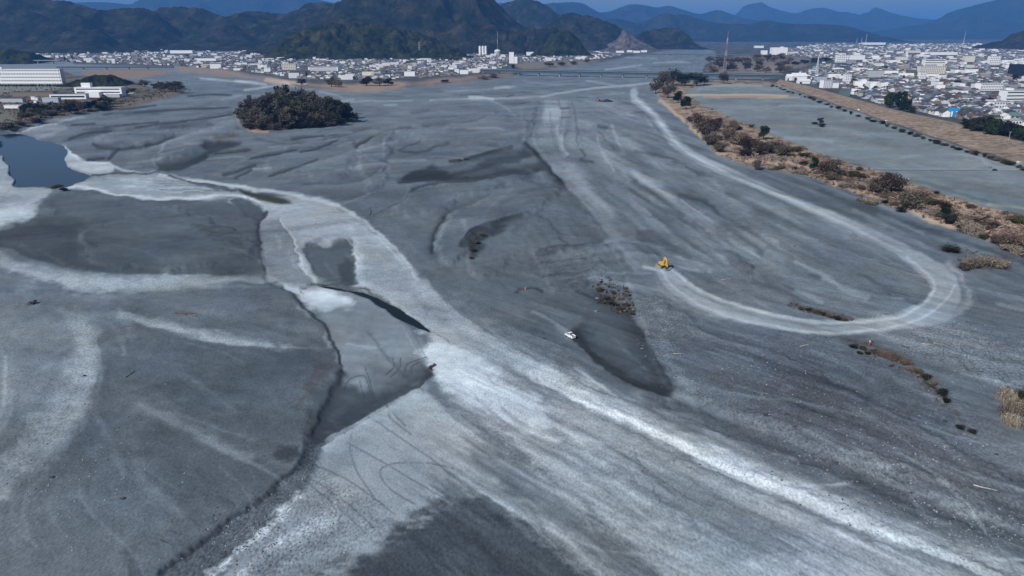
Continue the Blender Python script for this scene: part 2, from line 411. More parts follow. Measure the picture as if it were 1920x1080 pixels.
E([(586, 838), (620, 812), (664, 788), (722, 756), (784, 722), (814, 688)], 2, 54, 4, 62, .9, grain=.15)
E([(560, 880), (585, 832), (606, 780), (626, 735), (641, 690)], 2, 54, 40, 9, .85)  # bank shading, feathered to one side and painted into the tone
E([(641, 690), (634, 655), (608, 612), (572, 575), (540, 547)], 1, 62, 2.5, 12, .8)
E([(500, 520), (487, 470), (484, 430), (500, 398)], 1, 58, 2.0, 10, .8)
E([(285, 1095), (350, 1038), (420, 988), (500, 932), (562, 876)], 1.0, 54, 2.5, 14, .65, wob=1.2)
E([(600, 845), (660, 806), (724, 770), (790, 736)], 2, 158, 30, 2, .6)
# ---- dunes and bars of the middle bed
def D(pts, w=2.0, c=64, soft=2.0, a=.9): S(pts, w, c, soft, a)
S([(640, 380), (700, 390), (790, 480), (840, 540), (900, 590)], 5, 108, 10, .5, grain=1.0)
S([(700, 410), (770, 470), (840, 540), (950, 620), (1080, 690)], 14, 94, 14, .6, grain=1.1)
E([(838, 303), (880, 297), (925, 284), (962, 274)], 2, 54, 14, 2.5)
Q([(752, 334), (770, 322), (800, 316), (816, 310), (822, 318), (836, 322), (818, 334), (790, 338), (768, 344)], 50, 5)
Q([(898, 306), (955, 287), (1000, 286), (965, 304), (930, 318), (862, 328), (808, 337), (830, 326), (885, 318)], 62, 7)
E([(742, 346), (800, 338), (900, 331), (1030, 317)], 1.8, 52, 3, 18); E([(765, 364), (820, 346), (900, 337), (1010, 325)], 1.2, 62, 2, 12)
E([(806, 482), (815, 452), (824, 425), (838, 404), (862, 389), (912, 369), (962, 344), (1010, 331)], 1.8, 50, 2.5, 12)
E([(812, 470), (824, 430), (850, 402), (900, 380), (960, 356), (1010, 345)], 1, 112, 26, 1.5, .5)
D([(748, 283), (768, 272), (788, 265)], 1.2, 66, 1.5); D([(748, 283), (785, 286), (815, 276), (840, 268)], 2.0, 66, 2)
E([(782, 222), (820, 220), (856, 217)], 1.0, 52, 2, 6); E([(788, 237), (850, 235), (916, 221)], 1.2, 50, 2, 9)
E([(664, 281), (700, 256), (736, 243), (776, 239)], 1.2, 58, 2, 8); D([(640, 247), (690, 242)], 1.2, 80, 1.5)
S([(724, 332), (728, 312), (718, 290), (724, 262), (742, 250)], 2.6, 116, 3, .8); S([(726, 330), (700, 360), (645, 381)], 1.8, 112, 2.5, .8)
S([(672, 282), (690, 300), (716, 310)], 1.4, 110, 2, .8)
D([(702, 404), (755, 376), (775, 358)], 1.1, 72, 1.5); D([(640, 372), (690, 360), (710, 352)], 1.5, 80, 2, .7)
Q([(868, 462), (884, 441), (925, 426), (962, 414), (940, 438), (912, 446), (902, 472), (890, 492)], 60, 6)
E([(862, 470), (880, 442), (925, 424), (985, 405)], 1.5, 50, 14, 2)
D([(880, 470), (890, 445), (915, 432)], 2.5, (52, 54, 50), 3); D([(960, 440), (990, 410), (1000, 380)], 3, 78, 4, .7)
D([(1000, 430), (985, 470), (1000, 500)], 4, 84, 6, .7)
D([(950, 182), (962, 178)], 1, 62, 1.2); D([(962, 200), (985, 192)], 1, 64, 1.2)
Q([(640, 205), (760, 200), (900, 195), (1000, 200), (985, 260), (900, 275), (780, 262), (700, 245)], 98, 10, .6)
Q([(840, 360), (1000, 340), (1050, 380), (1080, 470), (1000, 420), (900, 420), (860, 440)], 94, 14, .7)
# upper left bars
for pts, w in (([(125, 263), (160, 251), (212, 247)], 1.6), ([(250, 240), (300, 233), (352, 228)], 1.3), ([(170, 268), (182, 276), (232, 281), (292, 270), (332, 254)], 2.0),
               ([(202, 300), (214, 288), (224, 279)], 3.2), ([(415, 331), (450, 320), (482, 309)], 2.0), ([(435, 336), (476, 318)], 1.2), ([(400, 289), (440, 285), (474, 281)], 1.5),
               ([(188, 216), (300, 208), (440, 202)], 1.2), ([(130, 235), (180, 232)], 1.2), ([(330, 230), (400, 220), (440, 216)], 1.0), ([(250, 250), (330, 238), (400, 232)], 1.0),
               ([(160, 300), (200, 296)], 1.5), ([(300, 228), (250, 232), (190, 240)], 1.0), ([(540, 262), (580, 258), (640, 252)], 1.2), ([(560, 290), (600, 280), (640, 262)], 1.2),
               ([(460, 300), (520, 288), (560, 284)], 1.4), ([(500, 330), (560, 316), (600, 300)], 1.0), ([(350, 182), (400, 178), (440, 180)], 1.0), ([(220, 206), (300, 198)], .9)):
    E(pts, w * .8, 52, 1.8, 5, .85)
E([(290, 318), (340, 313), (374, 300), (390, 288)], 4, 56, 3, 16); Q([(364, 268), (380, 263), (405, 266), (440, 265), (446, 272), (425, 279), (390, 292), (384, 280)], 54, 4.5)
S([(400, 263), (420, 258), (442, 252)], 2, (96, 80, 74), 2)
S([(300, 316), (290, 296), (320, 266), (372, 246), (440, 226)], 1.3, 114, 2, .8)
S([(640, 262), (560, 272), (480, 290), (400, 330)], 1.2, 112, 2.5, .6)
for pts in ([(180, 258), (260, 246), (350, 238)], [(240, 290), (320, 272), (400, 262)], [(420, 240), (520, 262), (600, 268)], [(520, 340), (600, 330), (680, 310)]):
    S(pts, 3, 108, 5, .6)
# far reaches: pale braids
for pts, w, c in (([(640, 190), (700, 190), (772, 189)], .9, 150), ([(808, 187), (900, 185), (1000, 182), (1060, 173), (1120, 165), (1180, 160), (1232, 154)], 1.5, 160), ([(830, 171), (920, 167), (965, 162)], 1.0, 142),
                  ([(930, 166), (952, 163)], 2.0, 150), ([(1105, 152), (1135, 157), (1165, 163)], 1.5, 150), ([(1140, 131), (1175, 126), (1200, 122)], .9, 165), ([(1225, 118), (1260, 116), (1290, 117)], 1.2, 150),
                  ([(375, 147), (430, 152), (485, 156)], 1.5, 165), ([(440, 152), (500, 158)], 2.0, 170), ([(465, 169), (500, 163), (535, 158)], 1.8, 165), ([(600, 172), (640, 182)], 1.2, 140),
                  ([(980, 152), (1040, 158), (1100, 156)], 1.0, 125), ([(1170, 175), (1140, 178), (1110, 182)], 1.5, 130), ([(1130, 112), (1180, 108), (1230, 110)], .8, 140), ([(1150, 120), (1210, 130)], .8, 128),
                  ([(660, 208), (665, 220), (655, 232)], 2.0, 118), ([(200, 145), (280, 150), (330, 160)], 1.2, 118), ([(100, 232), (115, 226), (140, 222)], 1.2, 150), ([(90, 226), (160, 220)], 1.5, 140)):
    S(pts, w * 1.2, c * .93, 2.0, .6)
for pts in ([(700, 178), (760, 181)], [(860, 178), (900, 176)], [(1000, 168), (1040, 164)], [(950, 175), (990, 172)], [(1080, 166), (1110, 163)], [(900, 160), (960, 157)], [(1020, 150), (1080, 148)], [(420, 160), (470, 163)], [(470, 175), (500, 178)],
            [(1050, 118), (1120, 115)], [(1100, 124), (1160, 120)], [(1220, 126), (1280, 122)]):
    D(pts, .7, 78, 1.0, .8)
# ---- the worked ground where the diggers run
Q([(1008, 188), (1200, 182), (1260, 235), (1340, 305), (1500, 392), (1690, 475), (1730, 540), (1640, 600), (1450, 590), (1300, 560), (1225, 520), (1160, 450), (1060, 350), (992, 268)], 100, 8, grain=.7)
Q([(1020, 188), (1060, 188), (1062, 230), (1058, 270), (1010, 268)], 116, 5, .8)
Q([(1018, 205), (1045, 203), (1050, 225), (1015, 228)], 138, 5, .7)
for pts, w, c in (([(1045, 310), (1085, 345), (1120, 385), (1145, 408)], 15, 130), ([(1080, 270), (1150, 300), (1220, 355), (1300, 415), (1350, 450)], 13, 128), ([(1180, 270), (1240, 310), (1320, 350), (1400, 395)], 8, 124),
                  ([(1080, 240), (1140, 250), (1180, 280)], 9, 118), ([(1330, 430), (1400, 470), (1460, 500)], 9, 122), ([(1250, 290), (1330, 330), (1420, 375), (1500, 420)], 6, 118), ([(1100, 190), (1150, 205), (1180, 215)], 5, 122),
                  ([(1350, 455), (1420, 490), (1500, 530), (1600, 560)], 8, 110), ([(1150, 350), (1230, 420), (1260, 460)], 7, 116)):
    S(pts, w, c, 9, .75)
for pts, w, c in (([(1268, 369), (1310, 376), (1335, 390), (1345, 402)], 4, 66), ([(1190, 345), (1250, 385), (1300, 430)], 6, 84), ([(1095, 300), (1110, 305)], 3, 66), ([(1090, 280), (1100, 295)], 2, 70),
                  ([(1120, 238), (1140, 242)], 2.5, 66), ([(1048, 205), (1066, 204)], 2, 68), ([(1048, 222), (1066, 222)], 2, 70), ([(1060, 260), (1066, 250)], 1.5, 70), ([(1005, 192), (994, 268)], 1.6, 76), ([(1050, 190), (1053, 265)], 1.2, 80),
                  ([(1074, 192), (1086, 275)], 1.4, 76), ([(1125, 250), (1150, 280)], 2, 82), ([(1340, 400), (1380, 440), (1430, 480)], 5, 82), ([(1300, 420), (1360, 470), (1410, 520)], 4, 86), ([(1200, 445), (1240, 450), (1260, 470)], 12, 80),
                  ([(1150, 480), (1200, 478), (1235, 482)], 3, 76), ([(1520, 520), (1600, 545), (1680, 560)], 5, 80), ([(1400, 410), (1480, 450), (1560, 500)], 6, 92), ([(1500, 370), (1530, 374)], 2, 70), ([(1370, 328), (1400, 336)], 1.6, 76),
                  ([(1180, 215), (1215, 210)], 1, 72), ([(1195, 285), (1260, 300), (1310, 330)], 3, 84), ([(1360, 485), (1400, 510)], 9, 78)):
    S(pts, w, c, 4 if w > 3 else 2, .8)
# long berm edge and the hollow below it
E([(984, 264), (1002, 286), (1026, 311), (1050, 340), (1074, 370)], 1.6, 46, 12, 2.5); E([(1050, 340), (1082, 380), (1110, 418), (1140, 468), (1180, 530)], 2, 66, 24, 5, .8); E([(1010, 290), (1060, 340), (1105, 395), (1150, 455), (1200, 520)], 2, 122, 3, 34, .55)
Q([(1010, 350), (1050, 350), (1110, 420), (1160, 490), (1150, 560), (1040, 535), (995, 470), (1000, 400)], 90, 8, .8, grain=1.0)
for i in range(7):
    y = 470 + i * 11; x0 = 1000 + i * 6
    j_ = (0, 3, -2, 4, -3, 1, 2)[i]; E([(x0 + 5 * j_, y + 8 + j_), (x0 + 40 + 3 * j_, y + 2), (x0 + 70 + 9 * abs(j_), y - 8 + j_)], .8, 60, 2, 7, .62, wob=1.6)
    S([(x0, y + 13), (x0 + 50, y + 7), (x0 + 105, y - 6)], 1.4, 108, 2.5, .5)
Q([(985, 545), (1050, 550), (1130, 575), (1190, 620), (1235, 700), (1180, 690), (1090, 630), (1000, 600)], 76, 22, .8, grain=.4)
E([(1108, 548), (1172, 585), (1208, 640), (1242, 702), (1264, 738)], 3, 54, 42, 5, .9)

S([(968, 548), (975, 540), (995, 538), (1020, 548)], 1.6, 52, 2)
S([(1000, 620), (1060, 650), (1150, 700), (1250, 750)], 12, 84, 14, .6)
Q([(1190, 580), (1240, 560), (1330, 620), (1320, 680), (1260, 720), (1215, 640)], 100, 14, .7, grain=1.6)
# right hand gravel flats
Q([(1260, 640), (1400, 620), (1600, 640), (1760, 720), (1920, 850), (2200, 1000), (2200, 1120), (1920, 1000), (1700, 920), (1480, 830), (1300, 745)], (88, 95, 103), 14, grain=1.1)
Q([(1330, 720), (1500, 700), (1700, 790), (1850, 880), (1800, 930), (1600, 860), (1420, 790)], (80, 83, 87), 30, .8)
S([(1290, 738), (1400, 785), (1550, 850), (1700, 910), (1900, 985)], 7, 108, 9, .6, grain=1.9)
Q([(1640, 600), (1760, 600), (1860, 620), (2200, 660), (2200, 820), (1920, 760), (1800, 700), (1700, 650)], 110, 22, .9, grain=1.8)
Q([(1760, 520), (1850, 500), (2200, 560), (2200, 650), (1900, 620), (1790, 600)], 96, 16, .8)
S([(1540, 362), (1620, 390), (1720, 428), (1820, 462), (1930, 500), (2100, 560)], 6, 66, 6, .85)  # shadow in the ditch along the verge, painted as a dark band
S([(1460, 345), (1560, 380), (1660, 420), (1760, 462), (1900, 520)], 9, 90, 9, .6)
S([(1580, 640), (1640, 655), (1700, 685), (1730, 715), (1775, 755), (1800, 790)], 4, (78, 72, 66), 5, .8)
S([(1640, 660), (1680, 672), (1705, 690)], 3, (98, 78, 62), 3, .8)
S([(1730, 715), (1760, 740), (1778, 758)], 2.5, (48, 48, 46), 3); S([(1830, 750), (1880, 780), (1930, 815)], 4, 72, 5, .8); S([(1880, 715), (1930, 735)], 2, 62, 3)
S([(1480, 570), (1530, 585), (1585, 598)], 3, (70, 66, 66), 4, .8)
# haul track
TRACK = [(1188, 172, 6), (1193, 188, 7), (1222, 211, 7), (1243, 238, 8), (1260, 262, 9), (1308, 298, 9), (1400, 340, 9), (1500, 383, 9), (1600, 428, 11), (1680, 466, 13), (1738, 505, 19), (1772, 545, 30), (1762, 578, 30),
         (1715, 600, 22), (1650, 613, 15), (1560, 619, 14), (1470, 611, 13), (1380, 592, 15), (1310, 566, 17), (1262, 536, 16), (1240, 508, 12)]
S([(p[0], p[1], p[2] * .92) for p in TRACK], 9, 134, 4, .95, wob=.5, grain=.3)
S([(1775, 500), (1805, 530), (1815, 560), (1790, 590), (1740, 610)], 6, 120, 9, .8, grain=.2)
S([(1240, 510), (1262, 540), (1310, 575), (1380, 602), (1470, 620), (1560, 628), (1650, 622), (1720, 605), (1770, 570)], 2.6, 156, 3, .85, wob=.3)
S([(1258, 508), (1300, 540), (1360, 570), (1450, 595), (1550, 609), (1640, 606), (1700, 594), (1745, 560), (1745, 525), (1700, 485)], 3, 158, 3, .9, wob=.3)
for k in (-9, 6, 16):
    S([(1690 + k, 478), (1738 + k, 512), (1758 + k, 545), (1745 + k, 578), (1700 + k * .4, 600 + k * .3), (1620, 612 + k * .3)], 1.2, 150, 1.6, .6, wob=.3)
for k in (-2.5, 2.5):
    S([(1193, 186 + k * .4), (1224 + k, 212), (1244 + k, 238), (1262 + k, 262), (1310, 299 + k), (1400, 341 + k), (1500, 384 + k), (1600, 430 + k), (1690, 474 + k)], 1.2, 154, 1.5, .7, wob=.3)
S([(1285, 540), (1340, 570), (1430, 600), (1520, 612)], 2.5, 114, 4, .7, wob=.5)
S([(1230, 522), (1245, 550), (1290, 580), (1350, 600)], 3, 124, 5, .6)
S([(1195, 190), (1228, 214), (1246, 240), (1262, 264), (1310, 300), (1400, 342), (1500, 386), (1600, 432), (1690, 475)], 4, 138, 4, .5, wob=.5)
S([(1255, 506), (1290, 509), (1332, 512)], 4, 132, 3.5, .9)
S([(1262, 262), (1310, 268), (1340, 270)], 3, 112, 4, .6); S([(1250, 226), (1200, 228), (1185, 240)], 1.5, 112, 2, .6)

# ---- fine flow lines: thin tapering streaks of coarser and finer sediment that follow the currents
FLOW = np.array([(100, 500, 1, .2), (300, 530, 1, 0), (450, 525, 1, 0), (150, 680, -.2, 1), (50, 850, -.7, .7), (400, 630, 1, .2), (350, 800, 1, .45), (300, 950, .8, .6), (560, 450, .3, 1), (700, 450, .6, .7), (800, 540, .7, .6),
                 (900, 620, .8, .5), (1100, 740, .85, .45), (1400, 880, .87, .42), (1800, 1050, .9, .4), (950, 760, .75, .6), (1050, 950, .75, .6), (700, 850, .8, .55), (500, 1010, -.75, .65), (600, 640, .4, .9), (300, 350, 1, .1),
                 (200, 290, 1, -.1), (350, 260, 1, -.25), (600, 280, 1, -.25), (850, 330, 1, -.12), (900, 390, .8, -.45), (850, 230, 1, -.1), (1040, 230, .02, 1), (1100, 350, .65, .75), (1250, 370, .75, .6), (1400, 420, .8, .5),
                 (1550, 500, .9, .35), (1050, 470, 1, -.2), (1150, 650, .7, .6), (1400, 720, .9, .3), (1650, 800, .88, .42), (1800, 650, .95, .2), (1700, 420, .9, .35), (300, 430, 1, .1), (1000, 560, .8, .35)])
fr = np.random.default_rng(8)
def flow_dir(x, y):
    w_ = 1 / (((FLOW[:, 0] - x) ** 2 + (2 * (FLOW[:, 1] - y)) ** 2) ** 1.5 + 50)
    d_ = (FLOW[:, 2:] * w_[:, None]).sum(0); return d_ / (np.hypot(*d_) + 1e-9)
def streaks(n_, x0, x1, y0, y1, wmax, dmin, dmax, aa, steps=(5, 10), gr=None):
    for _ in range(n_):
        x, y = fr.uniform(x0, x1), fr.uniform(y0, y1); k = int(fr.integers(*steps)); st = (8 + (y - 160) * .035); pts = []
        bend = fr.normal() * .04
        for i in range(k):
            d_ = flow_dir(x, y); c_, s_ = math.cos(bend * i), math.sin(bend * i); pts.append((x, y)); x += (d_[0] * c_ - d_[1] * s_) * st; y += (d_[0] * s_ + d_[1] * c_) * st
        dark = fr.random() < .5; q = RGB[min(int(np.searchsorted(PY[:, 0], pts[k // 2][1])), NR - 1), min(int(np.searchsorted(cols, pts[k // 2][0])), NC - 1)]
        t = 255 * (q.mean() ** (1 / 2.2)); t = t * (1 - fr.uniform(dmin, dmax)) if dark else t * (1 + fr.uniform(dmin, dmax))
        wd = fr.uniform(.2, wmax); f1, f2 = fr.uniform(1.2, 3) * (1 + wd), fr.uniform(3, 9) * (.6 + wd * .5)
        if fr.random() < .5: f1, f2 = f2, f1
        E(pts, wd, float(t), f1, f2, aa * fr.uniform(.5, 1), wob=.4, grain=gr)
streaks(150, 780, 1920, 600, 1080, 2.2, .10, .28, .7, (6, 14))
streaks(110, 1000, 1700, 200, 560, 1.8, .12, .27, .8, (4, 10))
streaks(80, 120, 1000, 180, 340, .9, .12, .32, .7, (4, 9))
streaks(44, 0, 420, 550, 920, 3.0, .08, .2, .65, (5, 9))
streaks(12, 60, 420, 390, 480, 1.5, .06, .14, .6, (4, 8))
streaks(12, 500, 700, 395, 490, 1.0, .06, .14, .6, (3, 5))
streaks(30, 720, 930, 790, 930, 1.4, .06, .16, .6, (4, 8))
streaks(40, 1250, 1920, 420, 900, 1.6, .10, .25, .7, (4, 9))
streaks(30, 680, 1050, 340, 640, 1.5, .08, .2, .6, (5, 10))

# the freshest marks lie over the streaks: haul track, wheel lanes, the damp hollow below the berm
S([(p[0], p[1], p[2] * .9) for p in TRACK], 9, 138, 3, .7, wob=.4, grain=.3)
for lane, tn in (([(1240, 510), (1262, 540), (1310, 575), (1380, 602), (1470, 620), (1560, 628), (1650, 622), (1720, 605), (1770, 570), (1790, 540)], 162), ([(1258, 508), (1300, 540), (1360, 570), (1450, 595), (1550, 609), (1640, 606), (1700, 594), (1745, 560), (1745, 525), (1700, 485)], 164),
                 ([(1193, 186), (1224, 212), (1244, 238), (1262, 262), (1310, 299), (1400, 341), (1500, 384), (1600, 430), (1690, 474)], 158)):
    S(lane, 2.2, tn, 2.2, .8, wob=.3)
S([(1285, 540), (1340, 570), (1430, 600), (1520, 613), (1640, 613)], 1.8, 112, 2.5, .75, wob=.4)
S([(1775, 500), (1806, 530), (1818, 562), (1795, 592), (1745, 612)], 3, 132, 5, .8)
E([(1108, 548), (1172, 585), (1208, 640), (1242, 702), (1264, 738)], 2, 58, 30, 4, .7)
E([(1066, 616), (1092, 646), (1122, 676), (1160, 702), (1205, 724), (1270, 742)], 5, 42, 5, 40, .95, wob=.8, grain=.1)

# ---- general mottling in world space, stretched along the flow
def streak(theta, L, W, seed, oct=4):
    c_, s_ = math.cos(theta), math.sin(theta)
    return fbm((GX * c_ + GY * s_) / L, (-GX * s_ + GY * c_) / W, oct, seed)
def heading(a, b_): a, b_ = P(*a), P(*b_); return math.atan2(b_.y - a.y, b_.x - a.x)
side = sstep(900, 1150, PX + (PY - 400) * 0.55)              # right of the main channel
TH_B = heading((1100, 745), (1920, 1090)); TH_L = heading((120, 620), (0, 890)); TH_R = heading((1080, 280), (1340, 450))
nA = streak(TH_R, 60, 6, 21); nB = streak(TH_B, 45, 5, 33); nB2 = streak(TH_B, 22, 1.3, 35, 3); nL = streak(heading((230, 592), (545, 653)), 40, 7, 37); nC = fbm(GX / 30, GY / 30, 5, 41)
nM = streak(heading((745, 345), (1025, 318)), 50, 9, 39)
nF = fbm(GX / 3.2, GY / 3.2, 3, 51)
low = sstep(430, 620, PY)
chan = sstep(780, 960, PX + (PY - 640) * .25) * low           # the silt plain lower right
left = (1 - chan) * low * (1 - side)
mid = (1 - low) * (1 - side)
fac = (1 + .50 * nA * side * (1 - low) + chan * (.26 * nB + .26 * nB2) + .22 * nL * left + .20 * nM * mid + (.22 + .12 * (left + mid)) * nC + .16 * nF * GRAIN)
# ---- land beside the river
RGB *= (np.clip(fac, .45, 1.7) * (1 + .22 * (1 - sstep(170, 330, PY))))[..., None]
POND = [(-220, 255), (-60, 248), (0, 250), (40, 250), (75, 260), (100, 266), (122, 273), (124, 288), (118, 301), (136, 316), (166, 326), (160, 333), (150, 341), (130, 347), (95, 349), (60, 348), (30, 347), (25, 335), (17, 315), (10, 300), (0, 286), (-60, 280), (-220, 290)]
FIELD = [(1284, 172), (1310, 164), (1330, 159), (1390, 158), (1440, 161), (1478, 168), (1560, 197), (1660, 232), (1760, 266), (1860, 298), (1960, 328), (2700, 560), (2700, 700), (1960, 418), (1915, 405), (1850, 393), (1780, 372), (1700, 343), (1640, 320), (1560, 298), (1480, 268), (1420, 243), (1360, 218), (1310, 193)]
VERGE = [(1222, 158), (1240, 150), (1300, 152), (1400, 152), (1450, 156), (1478, 168), (1440, 161), (1390, 158), (1330, 159), (1310, 164), (1284, 172), (1310, 193), (1360, 218), (1420, 243), (1480, 268), (1560, 298), (1640, 320), (1700, 343), (1780, 372), (1850, 393), (1915, 405), (1960, 418), (2700, 700), (2700, 790), (1960, 500), (1915, 478), (1850, 455), (1790, 430), (1740, 412), (1690, 395), (1640, 382), (1600, 362), (1540, 340), (1500, 328), (1440, 318), (1400, 312), (1345, 292), (1318, 262), (1288, 232), (1256, 206), (1236, 186)]
LBANK = [(-2600, 150), (0, 128), (110, 132), (140, 142), (235, 148), (262, 160), (285, 166), (330, 160), (352, 168), (345, 174), (300, 186), (255, 196), (205, 208), (150, 216), (92, 224), (60, 236), (0, 249), (-60, 247), (-220, 254), (-2600, 420)]
LTOWN = [(-2600, 67), (-2600, 112), (0, 118), (150, 121), (330, 127), (400, 132), (480, 143), (530, 153), (560, 166), (640, 171), (750, 167), (850, 157), (900, 151), (960, 144), (1010, 133), (1060, 125), (1130, 117), (1180, 106), (1215, 101), (1240, 96), (1300, 92), (1310, 86), (1330, 67)]
RTOWN = [(1440, 156), (1478, 168), (1560, 197), (1660, 232), (1760, 266), (1860, 298), (1960, 328), (2700, 560), (4600, 900), (4600, 67), (1310, 67), (1305, 88), (1340, 96), (1345, 112), (1322, 122), (1318, 136), (1345, 146), (1400, 150)]
S([p for p in [(-60, 250), (0, 250), (40, 250), (75, 260), (100, 266), (122, 273), (124, 288), (118, 301), (136, 316), (166, 326), (160, 333), (150, 341), (130, 347), (95, 349), (60, 348), (30, 347), (25, 335), (17, 315), (10, 300), (0, 286), (-60, 280)]], 2.2, 78, 3.0, .75)
M_ = {}
for nm, poly, soft, wob in (("LTOWN", LTOWN, 1.2, .35), ("RTOWN", RTOWN, 1.5, .2), ("LBANK", LBANK, 1.5, .5), ("VERGE", VERGE, 2.0, .9), ("FIELD", FIELD, 2.0, .4)):
    full = np.zeros((NR, NC)); win, m = m_poly(poly, soft, wob, smooth=False); full[win] = m; M_[nm] = full
def blend(mask, col, a=1.0):
    global RGB
    RGB += (col - RGB) * (mask * a)[..., None]
n1 = fbm(GX / 40, GY / 40, 5, 61); n2 = fbm(GX / 9, GY / 9, 4, 71); n3 = fbm(GX / 120, GY / 120, 4, 81)
def mix3(a, b, t): t = np.clip(t, 0, 1)[..., None]; return lin(a) * (1 - t) + lin(b) * t
blend(M_["LTOWN"], mix3((60, 64, 68), (84, 84, 84), .5 + n1 * 1.5))
S([(330, 129), (400, 134), (480, 146), (540, 157), (640, 167), (750, 162), (850, 152), (905, 146), (960, 139)], 4.5, (136, 120, 108), 4.5, .8, wob=1)
S([(560, 160), (640, 165), (760, 160)], 3, (156, 134, 116), 4.5, .6)
S([(500, 150), (540, 156), (570, 160)], 3, (170, 160, 145), 2, .8)
Q([(960, 118), (1060, 116), (1120, 116), (1060, 126), (980, 132)], (112, 108, 100), 3)
blend(M_["LBANK"], mix3((70, 68, 64), (104, 95, 86), .45 + n1 * 1.6 + n2 * .8))
Q([(-900, 158), (0, 160), (110, 163), (130, 168), (60, 175), (0, 178), (-900, 190)], (112, 116, 108), 2)
Q([(-900, 120), (20, 116), (160, 122), (330, 130), (300, 134), (140, 134), (0, 130), (-900, 140)], (112, 122, 130), 2)
Q([(150, 136), (240, 130), (320, 134), (260, 146), (170, 145)], (128, 112, 100), 3)
Q([(0, 212), (40, 215), (60, 228), (20, 238), (-200, 245), (-200, 215)], (104, 102, 92), 5)
S([(130, 186), (180, 182), (250, 178)], 1, (165, 165, 160), 1.5); S([(210, 205), (260, 193), (330, 176)], 3, (120, 104, 90), 3, .7)
blend(M_["RTOWN"], mix3((60, 64, 69), (84, 84, 84), .5 + n1 * 1.5))
Q([(1345, 112), (1420, 103), (1500, 108), (1520, 118), (1475, 135), (1440, 150), (1380, 148), (1330, 134)], (112, 104, 98), 3)
Q([(1400, 128), (1450, 125), (1470, 132), (1430, 142)], (126, 120, 112), 2, .7)
blend(M_["VERGE"], mix3((84, 74, 62), (150, 132, 114), .5 + n2 * 1.3 + n1 * .6))
for pts, w in (([(1236, 188), (1258, 207), (1292, 236), (1312, 258)], 2.0), ([(1345, 288), (1400, 303), (1460, 312)], 2.5), ([(1480, 308), (1520, 320), (1560, 340), (1600, 356)], 4), ([(1610, 362), (1680, 388), (1750, 415), (1800, 432)], 2.2), ([(1800, 420), (1850, 445), (1920, 478)], 4), ([(1780, 385), (1850, 410), (1940, 445)], 4)):
    S(pts, w, (172, 152, 132), 2.5, .85)
S([(1330, 198), (1420, 240), (1500, 272), (1600, 306), (1700, 340), (1800, 375)], 2, (82, 76, 62), 2.5, .7)
fcol = mix3((104, 113, 116), (118, 126, 128), .5 + n3 * 1.2 + n1 * .5)
blend(M_["FIELD"], fcol * (1 + .22 * n2 + .22 * n1)[..., None])
S([(1322, 163), (1380, 161), (1425, 163)], 1.3, (150, 145, 132), 1.2); S([(1286, 180), (1350, 180), (1420, 180), (1478, 181)], 1.9, (170, 156, 136), 1.5); S([(1320, 184), (1420, 184), (1470, 183)], .9, (172, 140, 118), 1.0)
S([(1420, 186), (1500, 184)], 1.2, (150, 146, 128), 1.2)
for pts, w, c in (([(1460, 200), (1540, 201), (1570, 206)], 1.6, 142), ([(1320, 200), (1380, 204)], 2, 126), ([(1470, 262), (1540, 266), (1560, 268)], 3, 138), ([(1690, 298), (1760, 292), (1830, 296), (1852, 308)], 2, 142), ([(1850, 305), (1870, 315), (1930, 312)], 3, 138),
                  ([(1840, 322), (1890, 336), (1940, 345)], 1.5, 124), ([(1560, 290), (1700, 288), (1800, 300)], 5, 112), ([(1380, 215), (1480, 222)], 3, 110)):
    S(pts, w, c, 2.5, .7)
S([(1366, 231), (1440, 233), (1530, 236), (1640, 237)], 2.0, (108, 108, 106), 2, .85); S([(1590, 319), (1700, 320), (1850, 320), (1935, 321)], .7, 148, .8, .9, wob=.1); S([(1590, 321.5), (1700, 322.5), (1850, 322.5)], .6, 84, .8, .8, wob=.1)
S([(1710, 342), (1780, 362), (1850, 382), (1930, 400)], 3, (78, 92, 96), 4, .8); S([(1850, 388), (1900, 392), (1935, 398)], 2.5, (140, 145, 135), 3, .7)
# soil of the wooded island
ISLAND = [(446, 215), (455, 200), (500, 196), (600, 198), (650, 210), (664, 226), (640, 232), (560, 242), (500, 246), (462, 243), (448, 230)]
Q(ISLAND, (74, 70, 58), 3)
S([(464, 244), (480, 247), (505, 247)], 1.5, (150, 130, 110), 2)

# ---- relief
lift('poly', LEFT_TERR, 0.6, soft=5); lift('poly', UP_TERR, .5, soft=4)
lift('poly', DARKPOOL, -.45, soft=4); lift('poly', WATER2, -1.0, soft=3, wob=.5); lift('poly', POND, -1.5, soft=2.2)
lift('poly', [(640, 720), (700, 735), (760, 722), (808, 692), (812, 704), (782, 724), (722, 757), (662, 790), (606, 818), (582, 806), (590, 755), (612, 712)], -.3, soft=12)
lift('s', [(1100, 745), (1300, 838), (1500, 925), (1750, 1025), (1920, 1090)], .55, w=8, soft=12)
lift('s', [(960, 690), (1180, 800), (1420, 915), (1700, 1030)], -.4, w=8, soft=10)
lift('s', [(1250, 760), (1430, 830), (1700, 935), (1880, 1000)], -.5, w=6, soft=8)
lift('poly', [(1030, 350), (1060, 350), (1110, 420), (1170, 510), (1215, 640), (1265, 735), (1500, 835), (1920, 1000), (2300, 1100), (2300, 520), (1700, 430), (1300, 300), (1200, 200), (1000, 190), (990, 268)], .9, soft=4)
lift('poly', FIELD, 1.4, soft=5); lift('poly', VERGE, 1.4, soft=3)
lift('poly', LBANK, 2.2, soft=2.0); lift('poly', LTOWN, 3.0, soft=1.5, wob=.3); lift('poly', ISLAND, 1.6, soft=3)
lift('poly', RTOWN, 1.4, soft=2, wob=0)
